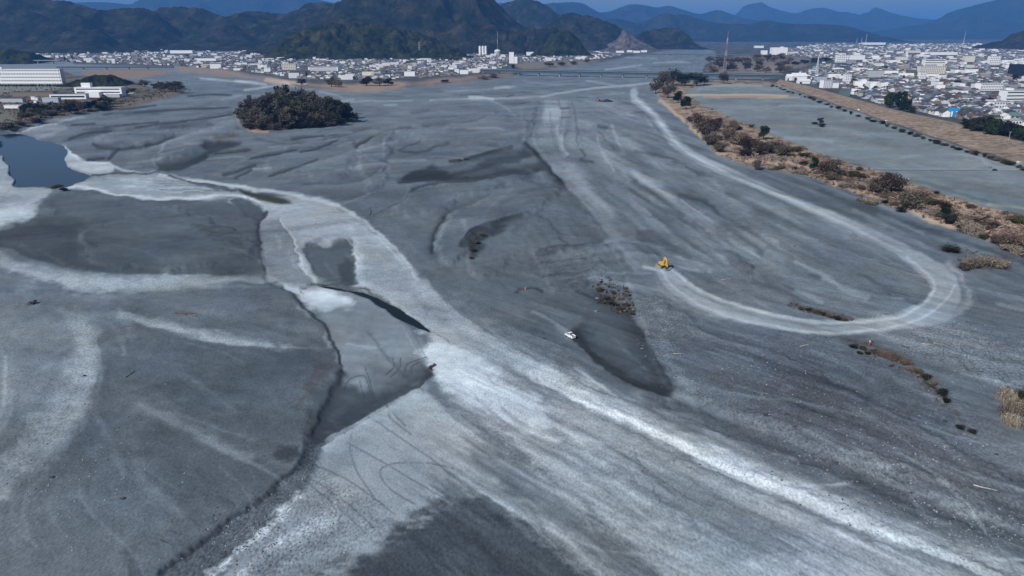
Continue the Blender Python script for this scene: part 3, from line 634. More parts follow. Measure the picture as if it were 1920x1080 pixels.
# digger windrows, ridges in the worked ground
for i in range(8):
    y = 462 + i * 11; x0 = 1000 + i * 6
    lift('s', [(x0, y + 13), (x0 + 50, y + 7), (x0 + 105, y - 6)], .9, w=1.5, soft=4)
lift('s', [(1150, 482), (1200, 478), (1236, 484)], .8, w=3, soft=5)
lift('s', [(1365, 480), (1400, 505)], 1.2, w=6, soft=7)
for bar, h_ in (([(816, 470), (842, 412), (912, 374), (1000, 338), (1040, 362), (1000, 402), (905, 440), (850, 500)], .9), ([(672, 284), (732, 250), (728, 300), (722, 336), (690, 352)], .8), ([(775, 358), (900, 338), (1015, 322), (985, 332), (880, 372), (800, 400), (740, 400)], .8),
                ([(560, 270), (640, 262), (668, 285), (640, 330), (560, 330), (500, 310)], .7), ([(750, 245), (900, 226), (980, 215), (985, 255), (900, 272), (800, 268)], 1.0), ([(300, 300), (330, 262), (440, 226), (470, 240), (400, 262), (360, 290)], .9), ([(180, 262), (260, 244), (340, 234), (330, 250), (240, 275)], .9),
                ([(870, 420), (1000, 400), (1060, 470), (1000, 470), (900, 520), (880, 480)], .6), ([(150, 440), (300, 390), (440, 430), (480, 470), (400, 500), (200, 500)], .5), ([(1230, 560), (1330, 625), (1500, 690), (1700, 800), (1920, 920), (1920, 960), (1500, 820), (1290, 735)], .5)):
    lift('poly', bar, h_ * 1.7, soft=7)
bed = 1 - np.clip(M_["FIELD"] + M_["RTOWN"] + M_["LTOWN"], 0, 1)
ZZ += bed * np.clip(GY / 90, .5, 1.4) * (.30 * nA * side * (1 - low) + .22 * nB * chan + .06 * nB2 * chan + .2 * nM * mid + .35 * nC + .10 * nF)
damp = np.clip(1 - (np.maximum(PX - 2100, 0) + np.maximum(-200 - PX, 0)) / 400, 0, 1) * np.clip((1500 - PY) / 300, 0, 1)
ZZ *= damp
# the calibrated illumination of a level surface turns photographed tone into base colour
ILLUM = 0.80
hw = fbm(GX / 22, GY / 22, 4, 91) ; hg = fbm(GX / 35, GY / 35, 4, 95)          # warmer and greener silt patches
RGB *= np.stack([1 + .07 * hw, 1 + .03 * hg, 1 - .07 * hw], -1)
ALB = np.clip(RGB / ILLUM, 0.004, .85)

# ---- sheets: same grid, split by what the ground is
m_ground, n, l, b = new_mat("river_ground")
at = n.new("ShaderNodeAttribute"); at.attribute_name = "tone"
ag = n.new("ShaderNodeAttribute"); ag.attribute_name = "grain"
tc = n.new("ShaderNodeTexCoord")
mpg = n.new("ShaderNodeMapping"); mpg.inputs["Scale"].default_value = (1.0, .62, 1.0)
l.new(tc.outputs["Object"], mpg.inputs[0])
na = n.new("ShaderNodeTexNoise"); na.inputs["Scale"].default_value = 1.7; na.inputs["Detail"].default_value = 3; na.inputs["Roughness"].default_value = .65
nb = n.new("ShaderNodeTexNoise"); nb.inputs["Scale"].default_value = .22; nb.inputs["Detail"].default_value = 4
l.new(mpg.outputs[0], na.inputs["Vector"]); l.new(tc.outputs["Object"], nb.inputs["Vector"])
def math_(op, a, b_=None, c_=None):
    q = n.new("ShaderNodeMath"); q.operation = op
    for i, v in enumerate((a, b_, c_)):
        if v is None: continue
        if isinstance(v, (int, float)): q.inputs[i].default_value = v
        else: l.new(v, q.inputs[i])
    return q.outputs[0]
s1 = math_('SUBTRACT', na.outputs["Fac"], .5); s2 = math_('SUBTRACT', nb.outputs["Fac"], .5)
s1 = math_('MULTIPLY', s1, ag.outputs["Fac"]); s1 = math_('MULTIPLY', s1, 1.8)
s2 = math_('MULTIPLY', s2, .45)
sm = math_('ADD', math_('ADD', s1, s2), 1.0)
sm = math_('MAXIMUM', sm, .25)
vm = n.new("ShaderNodeVectorMath"); vm.operation = 'SCALE'
l.new(at.outputs["Color"], vm.inputs[0]); l.new(sm, vm.inputs["Scale"])
l.new(vm.outputs[0], b.inputs["Base Color"])
bp = n.new("ShaderNodeBump"); bp.inputs["Strength"].default_value = .5; bp.inputs["Distance"].default_value = .25
l.new(na.outputs["Fac"], bp.inputs["Height"]); l.new(bp.outputs[0], b.inputs["Normal"])
b.inputs["Roughness"].default_value = .9; b.inputs["Specular IOR Level"].default_value = .15

idx = np.arange(NR * NC).reshape(NR, NC)
quads = np.stack([idx[1:, :-1], idx[1:, 1:], idx[:-1, 1:], idx[:-1, :-1]], -1).reshape(-1, 4)
def facemean(a): return (a[1:, :-1] + a[1:, 1:] + a[:-1, 1:] + a[:-1, :-1]).reshape(-1) / 4
region = np.zeros(len(quads), int)
trk = np.zeros((NR, NC)); win, m = m_stroke(TRACK, 9, 3, .4); trk[win] = m
region[facemean(trk) > .45] = 1
region[facemean(M_["LTOWN"]) > .5] = 2
region[facemean(M_["RTOWN"]) > .5] = 3
region[facemean(M_["LBANK"]) > .5] = 4
region[facemean(M_["VERGE"]) > .5] = 5
region[facemean(M_["FIELD"]) > .5] = 6
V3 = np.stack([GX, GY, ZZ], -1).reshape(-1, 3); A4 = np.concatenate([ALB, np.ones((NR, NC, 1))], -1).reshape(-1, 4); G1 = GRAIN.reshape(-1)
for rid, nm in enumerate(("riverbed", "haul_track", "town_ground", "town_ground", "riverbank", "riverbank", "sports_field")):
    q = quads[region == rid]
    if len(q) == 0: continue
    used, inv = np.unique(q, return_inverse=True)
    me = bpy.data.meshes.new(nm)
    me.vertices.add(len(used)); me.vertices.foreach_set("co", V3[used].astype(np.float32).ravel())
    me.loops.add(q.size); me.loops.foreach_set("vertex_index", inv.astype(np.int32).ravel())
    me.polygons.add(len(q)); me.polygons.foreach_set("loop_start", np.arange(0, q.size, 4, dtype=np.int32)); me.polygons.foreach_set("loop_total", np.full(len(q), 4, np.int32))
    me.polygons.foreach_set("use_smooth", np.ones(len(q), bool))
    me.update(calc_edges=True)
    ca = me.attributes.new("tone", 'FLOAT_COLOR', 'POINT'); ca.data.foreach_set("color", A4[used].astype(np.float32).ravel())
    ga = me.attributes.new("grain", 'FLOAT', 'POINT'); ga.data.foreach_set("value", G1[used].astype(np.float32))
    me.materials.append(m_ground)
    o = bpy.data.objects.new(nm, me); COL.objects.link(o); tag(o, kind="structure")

def zat(x, y):
    """terrain height under a point"""
    px, py = chart(x, y)
    c_ = min(max(int(np.searchsorted(cols, px)), 1), NC - 1); r_ = min(max(int(np.searchsorted(PY[:, 0], py)), 1), NR - 1)
    fx = (px - cols[c_ - 1]) / (cols[c_] - cols[c_ - 1]); fy = (py - PY[r_ - 1, 0]) / (PY[r_, 0] - PY[r_ - 1, 0])
    fx, fy = min(max(fx, 0), 1), min(max(fy, 0), 1)
    return float((ZZ[r_ - 1, c_ - 1] * (1 - fx) + ZZ[r_ - 1, c_] * fx) * (1 - fy) + (ZZ[r_, c_ - 1] * (1 - fx) + ZZ[r_, c_] * fx) * fy)
def G(px, py):
    """point of the terrain shown at px, py"""
    p = P(px, py)
    for _ in range(2):
        p = P(px, py, zat(p.x, p.y))
    return p

# ---- standing water
m_water, n, l, b = new_mat("river_water")
b.inputs["Base Color"].default_value = (.018, .029, .042, 1); b.inputs["Roughness"].default_value = .08; b.inputs["IOR"].default_value = 1.33; b.inputs["Specular IOR Level"].default_value = .3
tcw = n.new("ShaderNodeTexCoord"); nw = n.new("ShaderNodeTexNoise"); nw.inputs["Scale"].default_value = .35; nw.inputs["Detail"].default_value = 3
l.new(tcw.outputs["Object"], nw.inputs["Vector"]); bw = n.new("ShaderNodeBump"); bw.inputs["Strength"].default_value = .12; bw.inputs["Distance"].default_value = .1
l.new(nw.outputs["Fac"], bw.inputs["Height"]); l.new(bw.outputs[0], b.inputs["Normal"])
def sheet(name, pts, z, m):
    vs = [P(p[0], p[1], 0) for p in spline(list(pts) + [pts[0]], 3)[:-1]]
    bm = bmesh.new(); f = bm.faces.new([bm.verts.new((v.x, v.y, z)) for v in vs]); bmesh.ops.triangulate(bm, faces=[f])
    me = bpy.data.meshes.new(name); bm.to_mesh(me); bm.free(); me.materials.append(m)
    for p in me.polygons:
        if p.normal.z < 0: p.flip()
    o = bpy.data.objects.new(name, me); COL.objects.link(o); return tag(o, kind="structure")
def grow(pts, k=1.04):
    cx, cy = sum(p[0] for p in pts) / len(pts), sum(p[1] for p in pts) / len(pts)
    return [(cx + (p[0] - cx) * k, cy + (p[1] - cy) * k) for p in pts]
sheet("pond_water", grow(POND, 1.05), -.75, m_water)
m_dwater, n, l, b = new_mat("murky_water"); b.inputs["Base Color"].default_value = (.012, .017, .021, 1); b.inputs["Roughness"].default_value = .35; b.inputs["Specular IOR Level"].default_value = .12
sheet("channel_water", WATER2, -.62, m_dwater)
# ------------------------------------------------------------------ wooded hills and mountains round the valley
def forest_mat(name, c1, c2, c3, s=.012):
    m, n, l, b = new_mat(name)
    tc = n.new("ShaderNodeTexCoord")
    n1_ = n.new("ShaderNodeTexNoise"); n1_.inputs["Scale"].default_value = s; n1_.inputs["Detail"].default_value = 6; n1_.inputs["Roughness"].default_value = .6
    n2_ = n.new("ShaderNodeTexNoise"); n2_.inputs["Scale"].default_value = s * 7; n2_.inputs["Detail"].default_value = 3
    l.new(tc.outputs["Object"], n1_.inputs["Vector"]); l.new(tc.outputs["Object"], n2_.inputs["Vector"])
    cr = n.new("ShaderNodeValToRGB")
    cr.color_ramp.elements[0].position = .36; cr.color_ramp.elements[0].color = (*c1, 1)
    cr.color_ramp.elements[1].position = .66; cr.color_ramp.elements[1].color = (*c3, 1)
    e = cr.color_ramp.elements.new(.5); e.color = (*c2, 1)
    l.new(n1_.outputs["Fac"], cr.inputs[0])
    mp = n.new("ShaderNodeMapRange"); mp.inputs["From Min"].default_value = .3; mp.inputs["From Max"].default_value = .7; mp.inputs["To Min"].default_value = .55; mp.inputs["To Max"].default_value = 1.45
    l.new(n2_.outputs["Fac"], mp.inputs[0])
    vm = n.new("ShaderNodeVectorMath"); vm.operation = 'SCALE'; l.new(cr.outputs[0], vm.inputs[0]); l.new(mp.outputs[0], vm.inputs["Scale"])
    l.new(vm.outputs[0], b.inputs["Base Color"]); b.inputs["Roughness"].default_value = .95; b.inputs["Specular IOR Level"].default_value = .05
    return m
m_forest = forest_mat("winter_forest", (.007, .011, .009), (.018, .020, .014), (.046, .040, .028))
m_green = forest_mat("evergreen_forest", (.008, .012, .008), (.020, .025, .013), (.046, .045, .022), .02)
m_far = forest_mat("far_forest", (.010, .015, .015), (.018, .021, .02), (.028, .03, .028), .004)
m_quarry = forest_mat("bare_quarry", (.05, .047, .046), (.10, .09, .09), (.15, .14, .135), .03)

def crest_z(py, d):
    v = (540 - py) / FPX
    return CAM_H + d * (v * _c - _s) / (_c + v * _s)
def hill(name, prof, d, width, m, rough=.62, step=2.6, rows_=46, canopy=4.0, seed=1, back=1.0, sharp=1.0):
    prof = sorted(prof); xs = np.arange(prof[0][0], prof[-1][0] + step, step)
    sp = spline(prof, 6); order = np.argsort(sp[:, 0])
    py = np.interp(xs, sp[order, 0], sp[order, 1])
    hz_ = np.maximum(crest_z(py, d), 0)
    X0 = (xs - 960) / FPX * (d * _c + (CAM_H - hz_) * _s)
    bb = np.concatenate([-1 + np.arange(rows_) / rows_, np.linspace(0, back, max(6, rows_ // 3))])
    B, Xg = np.meshgrid(bb, X0, indexing='ij'); Hg = np.broadcast_to(hz_, B.shape)
    Yg = d + B * width + 0 * Xg
    shape = np.clip(1 - np.abs(B), 0, 1) ** sharp
    rid = 1 - 2 * np.abs(fbm(Xg / (width * .55), Yg / (width * .9), 5, seed))
    fb = fbm(Xg / (width * .25), Yg / (width * .25), 4, seed + 7)
    mod = 4 * shape * (1 - shape)
    Z = Hg * shape * (1 + mod * (rough * (rid - .75) + rough * .8 * fb))
    Z += (canopy * 2 * fbm(Xg / 14, Yg / 14, 2, seed + 13) + canopy * fbm(Xg / 45, Yg / 45, 2, seed + 15)) * np.clip(shape * 6, 0, 1)
    Z -= 2.0 * (shape < .02)
    # spurs push the foot in and out
    Yg = Yg + width * .25 * fbm(Xg / (width * .8), Yg * 0 + seed, 3, seed + 3) * np.clip(-B, 0, 1)
    R_, C_ = B.shape; ii = np.arange(R_ * C_).reshape(R_, C_)
    q = np.stack([ii[:-1, :-1], ii[:-1, 1:], ii[1:, 1:], ii[1:, :-1]], -1).reshape(-1, 4)
    me = bpy.data.meshes.new(name); me.from_pydata(np.stack([Xg, Yg, Z], -1).reshape(-1, 3).tolist(), [], q.tolist())
    me.polygons.foreach_set("use_smooth", np.ones(len(q), bool)); me.materials.append(m)
    o = bpy.data.objects.new(name, me); COL.objects.link(o); return tag(o, kind="structure")

hill("mountain_range", [(-900, -60), (-300, -45), (0, -14), (60, -8), (96, 0), (125, 2), (150, 8), (190, 19), (230, 15), (265, 15), (285, 20), (310, 40), (340, 70), (380, 100)], 4400, 900, m_forest, seed=3)
hill("mountain_range", [(220, 70), (260, 40), (290, 20), (305, 14), (340, 13), (378, 15), (400, 25), (425, 33), (445, 27), (470, 21), (500, 23), (535, 25), (560, 17), (575, 7), (605, 5), (630, 8), (680, 25), (740, 60)], 4900, 950, m_forest, seed=5)
hill("mountain", [(500, 96), (560, 60), (600, 25), (625, 8), (640, 0), (660, -14), (720, -40), (790, -58), (860, -40), (910, -14), (930, 2), (945, 18), (965, 38), (985, 50), (1010, 62), (1040, 80), (1070, 98)], 4100, 750, m_forest, seed=8, rough=.45)
hill("mountain", [(860, 30), (930, 12), (955, 3), (985, -2), (1005, 2), (1030, 14), (1045, 26), (1080, 50), (1110, 80)], 6300, 900, m_forest, seed=9)
hill("mountain", [(1010, 60), (1040, 34), (1058, 26), (1072, 24), (1090, 28), (1110, 31), (1132, 38), (1150, 45), (1168, 56), (1184, 70), (1200, 83), (1214, 92)], 5000, 650, m_forest, seed=12)
hill("near_hill", [(496, 112), (515, 100), (528, 84), (540, 68), (562, 59), (600, 50), (640, 46), (662, 45), (700, 43), (730, 50), (765, 57), (800, 66), (830, 80), (860, 95), (885, 108)], 2950, 260, m_green, seed=15, canopy=6, step=2.0, rough=.6, rows_=60)
hill("near_hill", [(820, 104), (850, 88), (880, 70), (920, 62), (960, 58), (1000, 55), (1030, 52), (1050, 58), (1070, 80), (1085, 100)], 3600, 220, m_forest, seed=16, canopy=5, step=2.0, rough=.5)
hill("cone_hill", [(995, 104), (1012, 92), (1030, 72), (1045, 59), (1058, 54), (1068, 58), (1082, 72), (1098, 92), (1112, 103)], 3250, 150, m_green, seed=17, canopy=6, step=1.6, rough=.4)
hill("quarry_hill", [(1118, 93), (1138, 84), (1152, 77), (1161, 70), (1167, 57), (1173, 57), (1184, 66), (1200, 76), (1216, 84), (1230, 92)], 4400, 230, m_quarry, seed=18, canopy=1.5, step=1.6, rough=.7, sharp=.9)
hill("wooded_hill", [(1180, 88), (1190, 72), (1202, 61), (1226, 55), (1250, 52), (1268, 52), (1280, 58), (1292, 71), (1304, 86), (1310, 92)], 5000, 360, m_forest, seed=19, step=2.0)
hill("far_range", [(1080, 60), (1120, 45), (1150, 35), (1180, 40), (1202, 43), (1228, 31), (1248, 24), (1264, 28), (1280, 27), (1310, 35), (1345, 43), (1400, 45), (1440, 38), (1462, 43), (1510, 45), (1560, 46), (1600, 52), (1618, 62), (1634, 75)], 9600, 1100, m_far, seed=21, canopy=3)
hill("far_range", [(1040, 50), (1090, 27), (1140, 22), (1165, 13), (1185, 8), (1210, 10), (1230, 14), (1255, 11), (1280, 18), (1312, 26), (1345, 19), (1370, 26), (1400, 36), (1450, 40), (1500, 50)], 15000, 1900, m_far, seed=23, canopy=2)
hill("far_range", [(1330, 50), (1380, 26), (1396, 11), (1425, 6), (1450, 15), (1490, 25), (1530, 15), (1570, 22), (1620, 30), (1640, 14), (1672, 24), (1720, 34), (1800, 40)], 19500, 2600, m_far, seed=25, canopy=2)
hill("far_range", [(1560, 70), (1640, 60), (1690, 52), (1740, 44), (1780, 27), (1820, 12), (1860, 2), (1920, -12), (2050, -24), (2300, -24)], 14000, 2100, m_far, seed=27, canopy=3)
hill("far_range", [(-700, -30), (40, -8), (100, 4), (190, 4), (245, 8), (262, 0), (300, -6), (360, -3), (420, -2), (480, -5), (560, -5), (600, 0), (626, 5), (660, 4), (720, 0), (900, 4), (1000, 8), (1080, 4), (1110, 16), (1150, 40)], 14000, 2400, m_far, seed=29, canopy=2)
hill("wooded_hill", [(1866, 92), (1880, 82), (1900, 70), (1925, 60), (1980, 48), (2060, 44), (2160, 60), (2240, 90)], 4600, 420, m_forest, seed=31, step=2.0)
hill("wooded_mound", [(-130, 112), (-80, 100), (-20, 94), (12, 91), (40, 93), (58, 96), (70, 103), (80, 112)], 2550, 90, m_green, seed=33, canopy=4, step=1.6, rough=.3, sharp=.6)
# ------------------------------------------------------------------ mesh builder
class MB:
    def __init__(self): self.v, self.f = [], []
    def box(self, c, s, rz=0.0, top=1.0):
        """box centred at c (base centre), size s; top scales the upper face"""
        k = len(self.v); ca, sa = math.cos(rz), math.sin(rz)
        for z, q in ((0, 1.0), (s[2], top)):
            for sx, sy in ((-.5, -.5), (.5, -.5), (.5, .5), (-.5, .5)):
                x, y = sx * s[0] * q, sy * s[1] * q
                self.v.append((c[0] + x * ca - y * sa, c[1] + x * sa + y * ca, c[2] + z))
        self.f += [(k, k + 3, k + 2, k + 1), (k + 4, k + 5, k + 6, k + 7), (k, k + 1, k + 5, k + 4), (k + 1, k + 2, k + 6, k + 5), (k + 2, k + 3, k + 7, k + 6), (k + 3, k, k + 4, k + 7)]
        return self
    def tube(self, pts, rads, n=6, cap=True):
        """tapered tube through pts"""
        pts = [Vector(p) for p in pts]; k = len(self.v)
        for i, p in enumerate(pts):
            d = (pts[min(i + 1, len(pts) - 1)] - pts[max(i - 1, 0)]).normalized()
            a = d.orthogonal().normalized() if abs(d.z) > .9 else d.cross(Vector((0, 0, 1))).normalized()
            b_ = d.cross(a)
            r = rads[i] if hasattr(rads, '__len__') else rads
            for j in range(n):
                t = 2 * math.pi * j / n
                self.v.append(tuple(p + a * math.cos(t) * r + b_ * math.sin(t) * r))
        for i in range(len(pts) - 1):
            for j in range(n):
                j2 = (j + 1) % n
                self.f.append((k + i * n + j, k + i * n + j2, k + (i + 1) * n + j2, k + (i + 1) * n + j))
        if cap:
            self.f.append(tuple(k + j for j in range(n))[::-1]); e = k + (len(pts) - 1) * n; self.f.append(tuple(e + j for j in range(n)))
        return self
    def prism(self, prof, x0, x1, axis='x'):
        """extrude an (a, z) outline along x (or y)"""
        k = len(self.v); m_ = len(prof)
        for x in (x0, x1):
            for a, z in prof: self.v.append((x, a, z) if axis == 'x' else (a, x, z))
        for j in range(m_):
            j2 = (j + 1) % m_; self.f.append((k + j, k + j2, k + m_ + j2, k + m_ + j))
        self.f.append(tuple(range(k, k + m_))[::-1]); self.f.append(tuple(range(k + m_, k + 2 * m_)))
        return self
    def build(self, name, m=None, parent=None, smooth=False, fix=True):
        me = bpy.data.meshes.new(name); me.from_pydata(self.v, [], self.f)
        if fix:
            bm = bmesh.new(); bm.from_mesh(me); bmesh.ops.recalc_face_normals(bm, faces=bm.faces); bm.to_mesh(me); bm.free()
        if smooth: me.polygons.foreach_set("use_smooth", [True] * len(me.polygons))
        if m: me.materials.append(m)
        o = bpy.data.objects.new(name, me); COL.objects.link(o)
        if parent: o.parent = parent
        return o

# ------------------------------------------------------------------ levee along the right bank, with its road
m_levee = forest_mat("dry_levee_grass", tuple(lin((118, 108, 95)) * 1.22), tuple(lin((133, 117, 103)) * 1.22), tuple(lin((140, 127, 110)) * 1.22), .03)
m_road = mat("levee_asphalt", (.13, .13, .135), .9, .15, .3)
toe = spline([(1450, 160), (1500, 176), (1560, 198), (1640, 225), (1720, 253), (1800, 278), (1870, 298), (1960, 327), (2120, 378), (2700, 560)], 6)
crest = spline([(1462, 149), (1520, 163), (1600, 185), (1680, 207), (1760, 224), (1840, 243), (1920, 268), (2030, 296), (2160, 330), (2700, 480)], 6)
vs, fs, rv, rf = [], [], [], []
nL = len(toe); CREST = []
for i in range(nL):
    a = P(*toe[i]); a.z = zat(a.x, a.y) - .3
    c = P(crest[i][0], crest[i][1], 5.0)
    d = Vector((c.x - a.x, c.y - a.y, 0)).normalized()
    CREST.append((c, d))
    for k in range(7):
        t = k / 6; vs.append(tuple(a.lerp(c, t) + Vector((0, 0, .25 * math.sin(t * 9 + i)))) if k < 6 else tuple(c))
    vs.append(tuple(c + d * 7)); e = c + d * 16; e.z = 1.2; vs.append(tuple(e))
    rv.append(tuple(c + d * 1.2 + Vector((0, 0, .06)))); rv.append(tuple(c + d * 6.2 + Vector((0, 0, .06))))
for i in range(nL - 1):
    for k in range(8): fs.append((i * 9 + k, i * 9 + k + 1, (i + 1) * 9 + k + 1, (i + 1) * 9 + k))
    rf.append((2 * i, 2 * i + 1, 2 * i + 3, 2 * i + 2))
def upward(o):
    bm = bmesh.new(); bm.from_mesh(o.data); bmesh.ops.recalc_face_normals(bm, faces=bm.faces)
    if sum(f.normal.z for f in bm.faces) < 0: bmesh.ops.reverse_faces(bm, faces=bm.faces)
    bm.to_mesh(o.data); bm.free(); return o
tag(upward(mesh_obj("levee", vs, fs, m_levee, smooth=True)), kind="structure")
tag(upward(mesh_obj("levee_road", rv, rf, m_road)), kind="structure")

# ------------------------------------------------------------------ bridges
m_teal = mat("bridge_steel", (.045, .085, .12), .5, .1, .1)
m_conc = mat("bridge_concrete", (.24, .25, .26), .85, .15, .15)
m_dark_steel = mat("dark_bridge_steel", (.05, .08, .11), .6, .15, .1)
def bridge(label, a, b_, z, width, girder, pier_px, girder_m, rail=True):
    A, B = P(*a), P(*b_); A.z = B.z = 0
    L = (B - A).length; ang_ = math.atan2(B.y - A.y, B.x - A.x)
    root = empty("road_bridge", (A.x, A.y, 0), ang_); tag(root, label, "bridge")
    MB().box((L / 2, 0, z), (L, width, .9)).build("deck", m_conc, root)
    for s in (-1, 1):
        MB().box((L / 2, s * width * .3, z - girder), (L, .6, girder - .02)).build("girder", girder_m, root)
        MB().box((L / 2, s * width * .3, z - girder - .25), (L, 1.8, .24)).build("bottom_flange", m_dark_steel, root)
        if rail:
            MB().box((L / 2, s * (width / 2 - .15), z + .902), (L, .25, 1.3)).build("railing", girder_m, root)
    for px in pier_px:
        # where the bridge line crosses that column of the frame
        u = (px - 960) / FPX; d = B - A
        q = A.x - u * (A.y * _c + CAM_H * _s); dq = d.x - u * d.y * _c
        t = -q / dq
        x = t * L; g = zat(*(A + d * t).xy) - .4
        pr = MB().box((x, 0, g), (2.6, width * .62, z - girder - .26 - g - 1.2), top=.9).build("pier", m_conc, root)
        MB().box((x, 0, z - girder - 1.45), (3.2, width * .8, 1.18)).build("pier_cap", m_dark_steel, pr)
    return root
bridge("long teal steel girder bridge crossing the whole riverbed", (902, 140), (1468, 152), 12.5, 12, 5.6, (935, 973, 1010, 1050, 1087, 1127, 1168, 1213, 1262, 1320, 1380, 1430), m_teal)
bridge("thin far bridge with small piers upstream of the teal girder bridge", (1095, 103.5), (1440, 107), 8, 10, 1.8, (1126, 1158, 1190, 1221, 1253, 1285, 1318, 1352, 1390), m_dark_steel)
bridge("dark low bridge over the left branch behind the long apartment block", (108, 131), (326, 130.5), 7, 9, 1.6, (157, 200, 242, 278), m_dark_steel)
bridge("pale bridge on slim piers in front of the wooded mound at far left", (-120, 118.5), (112, 119.5), 10, 9, 1.5, (-40, 10, 42, 72, 100), m_conc)
# ------------------------------------------------------------------ trees and shrubs
def leaf_mat(name, c, var=.45):
    m, n, l, b = new_mat(name)
    oi = n.new("ShaderNodeObjectInfo"); ge = n.new("ShaderNodeNewGeometry")
    mr = n.new("ShaderNodeMapRange"); mr.inputs["To Min"].default_value = 1 - var; mr.inputs["To Max"].default_value = 1 + var
    l.new(ge.outputs["Random Per Island"], mr.inputs[0])
    mo = n.new("ShaderNodeMapRange"); mo.inputs["To Min"].default_value = .75; mo.inputs["To Max"].default_value = 1.25
    l.new(oi.outputs["Random"], mo.inputs[0])
    mm = n.new("ShaderNodeMath"); mm.operation = 'MULTIPLY'; l.new(mr.outputs[0], mm.inputs[0]); l.new(mo.outputs[0], mm.inputs[1])
    vm = n.new("ShaderNodeVectorMath"); vm.operation = 'SCALE'; vm.inputs[0].default_value = c; l.new(mm.outputs[0], vm.inputs["Scale"])
    l.new(vm.outputs[0], b.inputs["Base Color"]); b.inputs["Roughness"].default_value = .9; b.inputs["Specular IOR Level"].default_value = .1
    return m
ML = dict(bare=leaf_mat("bare_twigs", (.088, .076, .056)), red=leaf_mat("reddish_twigs", (.118, .090, .070)), ever=leaf_mat("evergreen_leaves", (.022, .036, .014)),
          olive=leaf_mat("olive_leaves", (.066, .062, .028)), reed=leaf_mat("pale_reeds", (.235, .20, .155)), dark=leaf_mat("dark_leaves", (.030, .032, .022)), pink=leaf_mat("pinkish_twigs", (.24, .17, .14)))
m_bark = mat("bark", (.06, .05, .042), .95, .3, 3)
def faces_blob(v, f, c, r, nf, size, rng, squash=1.0, up=0.0, thin=1.0):
    """leaf-sized faces spread through a clump"""
    for _ in range(nf):
        d = Vector(rng.normal(size=3)); d.normalize(); q = r * rng.random() ** .4
        p = Vector(c) + Vector((d.x * q, d.y * q, d.z * q * squash))
        a = Vector(rng.normal(size=3)); a.z += up; a.normalize(); b_ = a.orthogonal().normalized()
        s = size * (.6 + .8 * rng.random()); k = len(v)
        for t1, t2 in ((-.5, -.3), (.5, -.35), (.55, .35), (-.45, .3)): v.append(tuple(p + a * t1 * s * 1.4 * thin + b_ * t2 * s / thin))
        f.append((k, k + 1, k + 2, k + 3))
def tree_mesh(seed, kind):
    """unit tree: 1 high, about 1 wide. returns crown and trunk meshes"""
    rng = np.random.default_rng(seed); v, f = [], []; tb = MB()
    conif = kind in ('ever', 'dark')
    th = .34 if conif else .28
    tb.tube([(0, 0, -.05), (.01, 0, th * .5), (.0, .01, th), (.02, .0, .7)], [.035, .028, .022, .006], 6)
    nc = 15 if conif else 17
    for i in range(nc):
        a = rng.random() * 6.283; zz_ = .30 + .58 * rng.random(); rr = (.36 if conif else .38) * math.sqrt(max(0.05, 1 - ((zz_ - .5) / .52) ** 2)) * (.35 + .65 * rng.random())
        c = (rr * math.cos(a), rr * math.sin(a), zz_)
        tb.tube([(0, 0, .18 + .35 * rng.random()), (c[0] * .55, c[1] * .55, c[2] * .8), c], [.014, .009, .003], 4)
        faces_blob(v, f, c, .14 + .08 * rng.random(), 110 if conif else 80, .056 if conif else .043, rng, .85, 0 if conif else .8)
    me = bpy.data.meshes.new("crown"); me.from_pydata(v, [], f)
    t = bpy.data.meshes.new("trunk"); t.from_pydata(tb.v, [], tb.f); t.materials.append(m_bark)
    return me, t
def shrub_mesh(seed, kind):
    rng = np.random.default_rng(seed); v, f = [], []; tb = MB()
    for i in range(9):
        a = rng.random() * 6.283; r = .38 * rng.random() ** .5
        tip = Vector((r * math.cos(a) * 1.2, r * math.sin(a) * 1.2, .55 + .4 * rng.random()))
        tb.tube([(0, 0, -.06), tuple(tip * .5 + Vector((0, 0, .05))), tuple(tip)], [.016, .01, .002], 4)
        if kind == 'reed':
            faces_blob(v, f, tuple(tip * .7), .30, 70, .075, rng, .8, 1.4, 1.6)
            for _ in range(18):
                q = rng.normal(size=2) * .26; hgt = .5 + .5 * rng.random(); l_ = rng.normal(size=2) * .12; k = len(v); w_ = .007
                v += [(q[0] - w_, q[1], -.03), (q[0] + w_, q[1], -.03), (q[0] + l_[0] + w_, q[1] + l_[1], hgt), (q[0] + l_[0] - w_, q[1] + l_[1] + .01, hgt)]; f.append((k, k + 1, k + 2, k + 3))
        else:
            faces_blob(v, f, tuple(tip * .75 + Vector((0, 0, -.02))), .28, 105, .055, rng, .8, .9, 1.3)
            faces_blob(v, f, tuple(tip * .45), .24, 30, .08, rng, .6, .3)
    me = bpy.data.meshes.new("foliage"); me.from_pydata(v, [], f)
    t = bpy.data.meshes.new("stem"); t.from_pydata(tb.v, [], tb.f); t.materials.append(m_bark)
    return me, t
def tinted(me, m): c = me.copy(); c.materials.append(m); return c
TREES, SHRUBS = {}, {}
for kd in ('bare', 'red', 'ever', 'dark'): 
    TREES[kd] = [(tinted(c, ML[kd]), t) for c, t in (tree_mesh(s + 40 * (kd in ('ever', 'dark')), kd) for s in range(4))]
for kd in ('red', 'bare', 'ever', 'olive', 'reed', 'dark', 'pink'):
    SHRUBS[kd] = [(tinted(c, ML[kd]), t) for c, t in (shrub_mesh(s + 90, kd) for s in range(3))]
ORD = ["first", "second", "third", "fourth", "fifth", "sixth", "seventh", "eighth", "ninth", "tenth", "eleventh", "twelfth", "thirteenth", "fourteenth", "fifteenth", "sixteenth", "seventeenth", "eighteenth", "nineteenth", "twentieth"]
TENS = {2: "twenty", 3: "thirty", 4: "forty", 5: "fifty", 6: "sixty", 7: "seventy"}
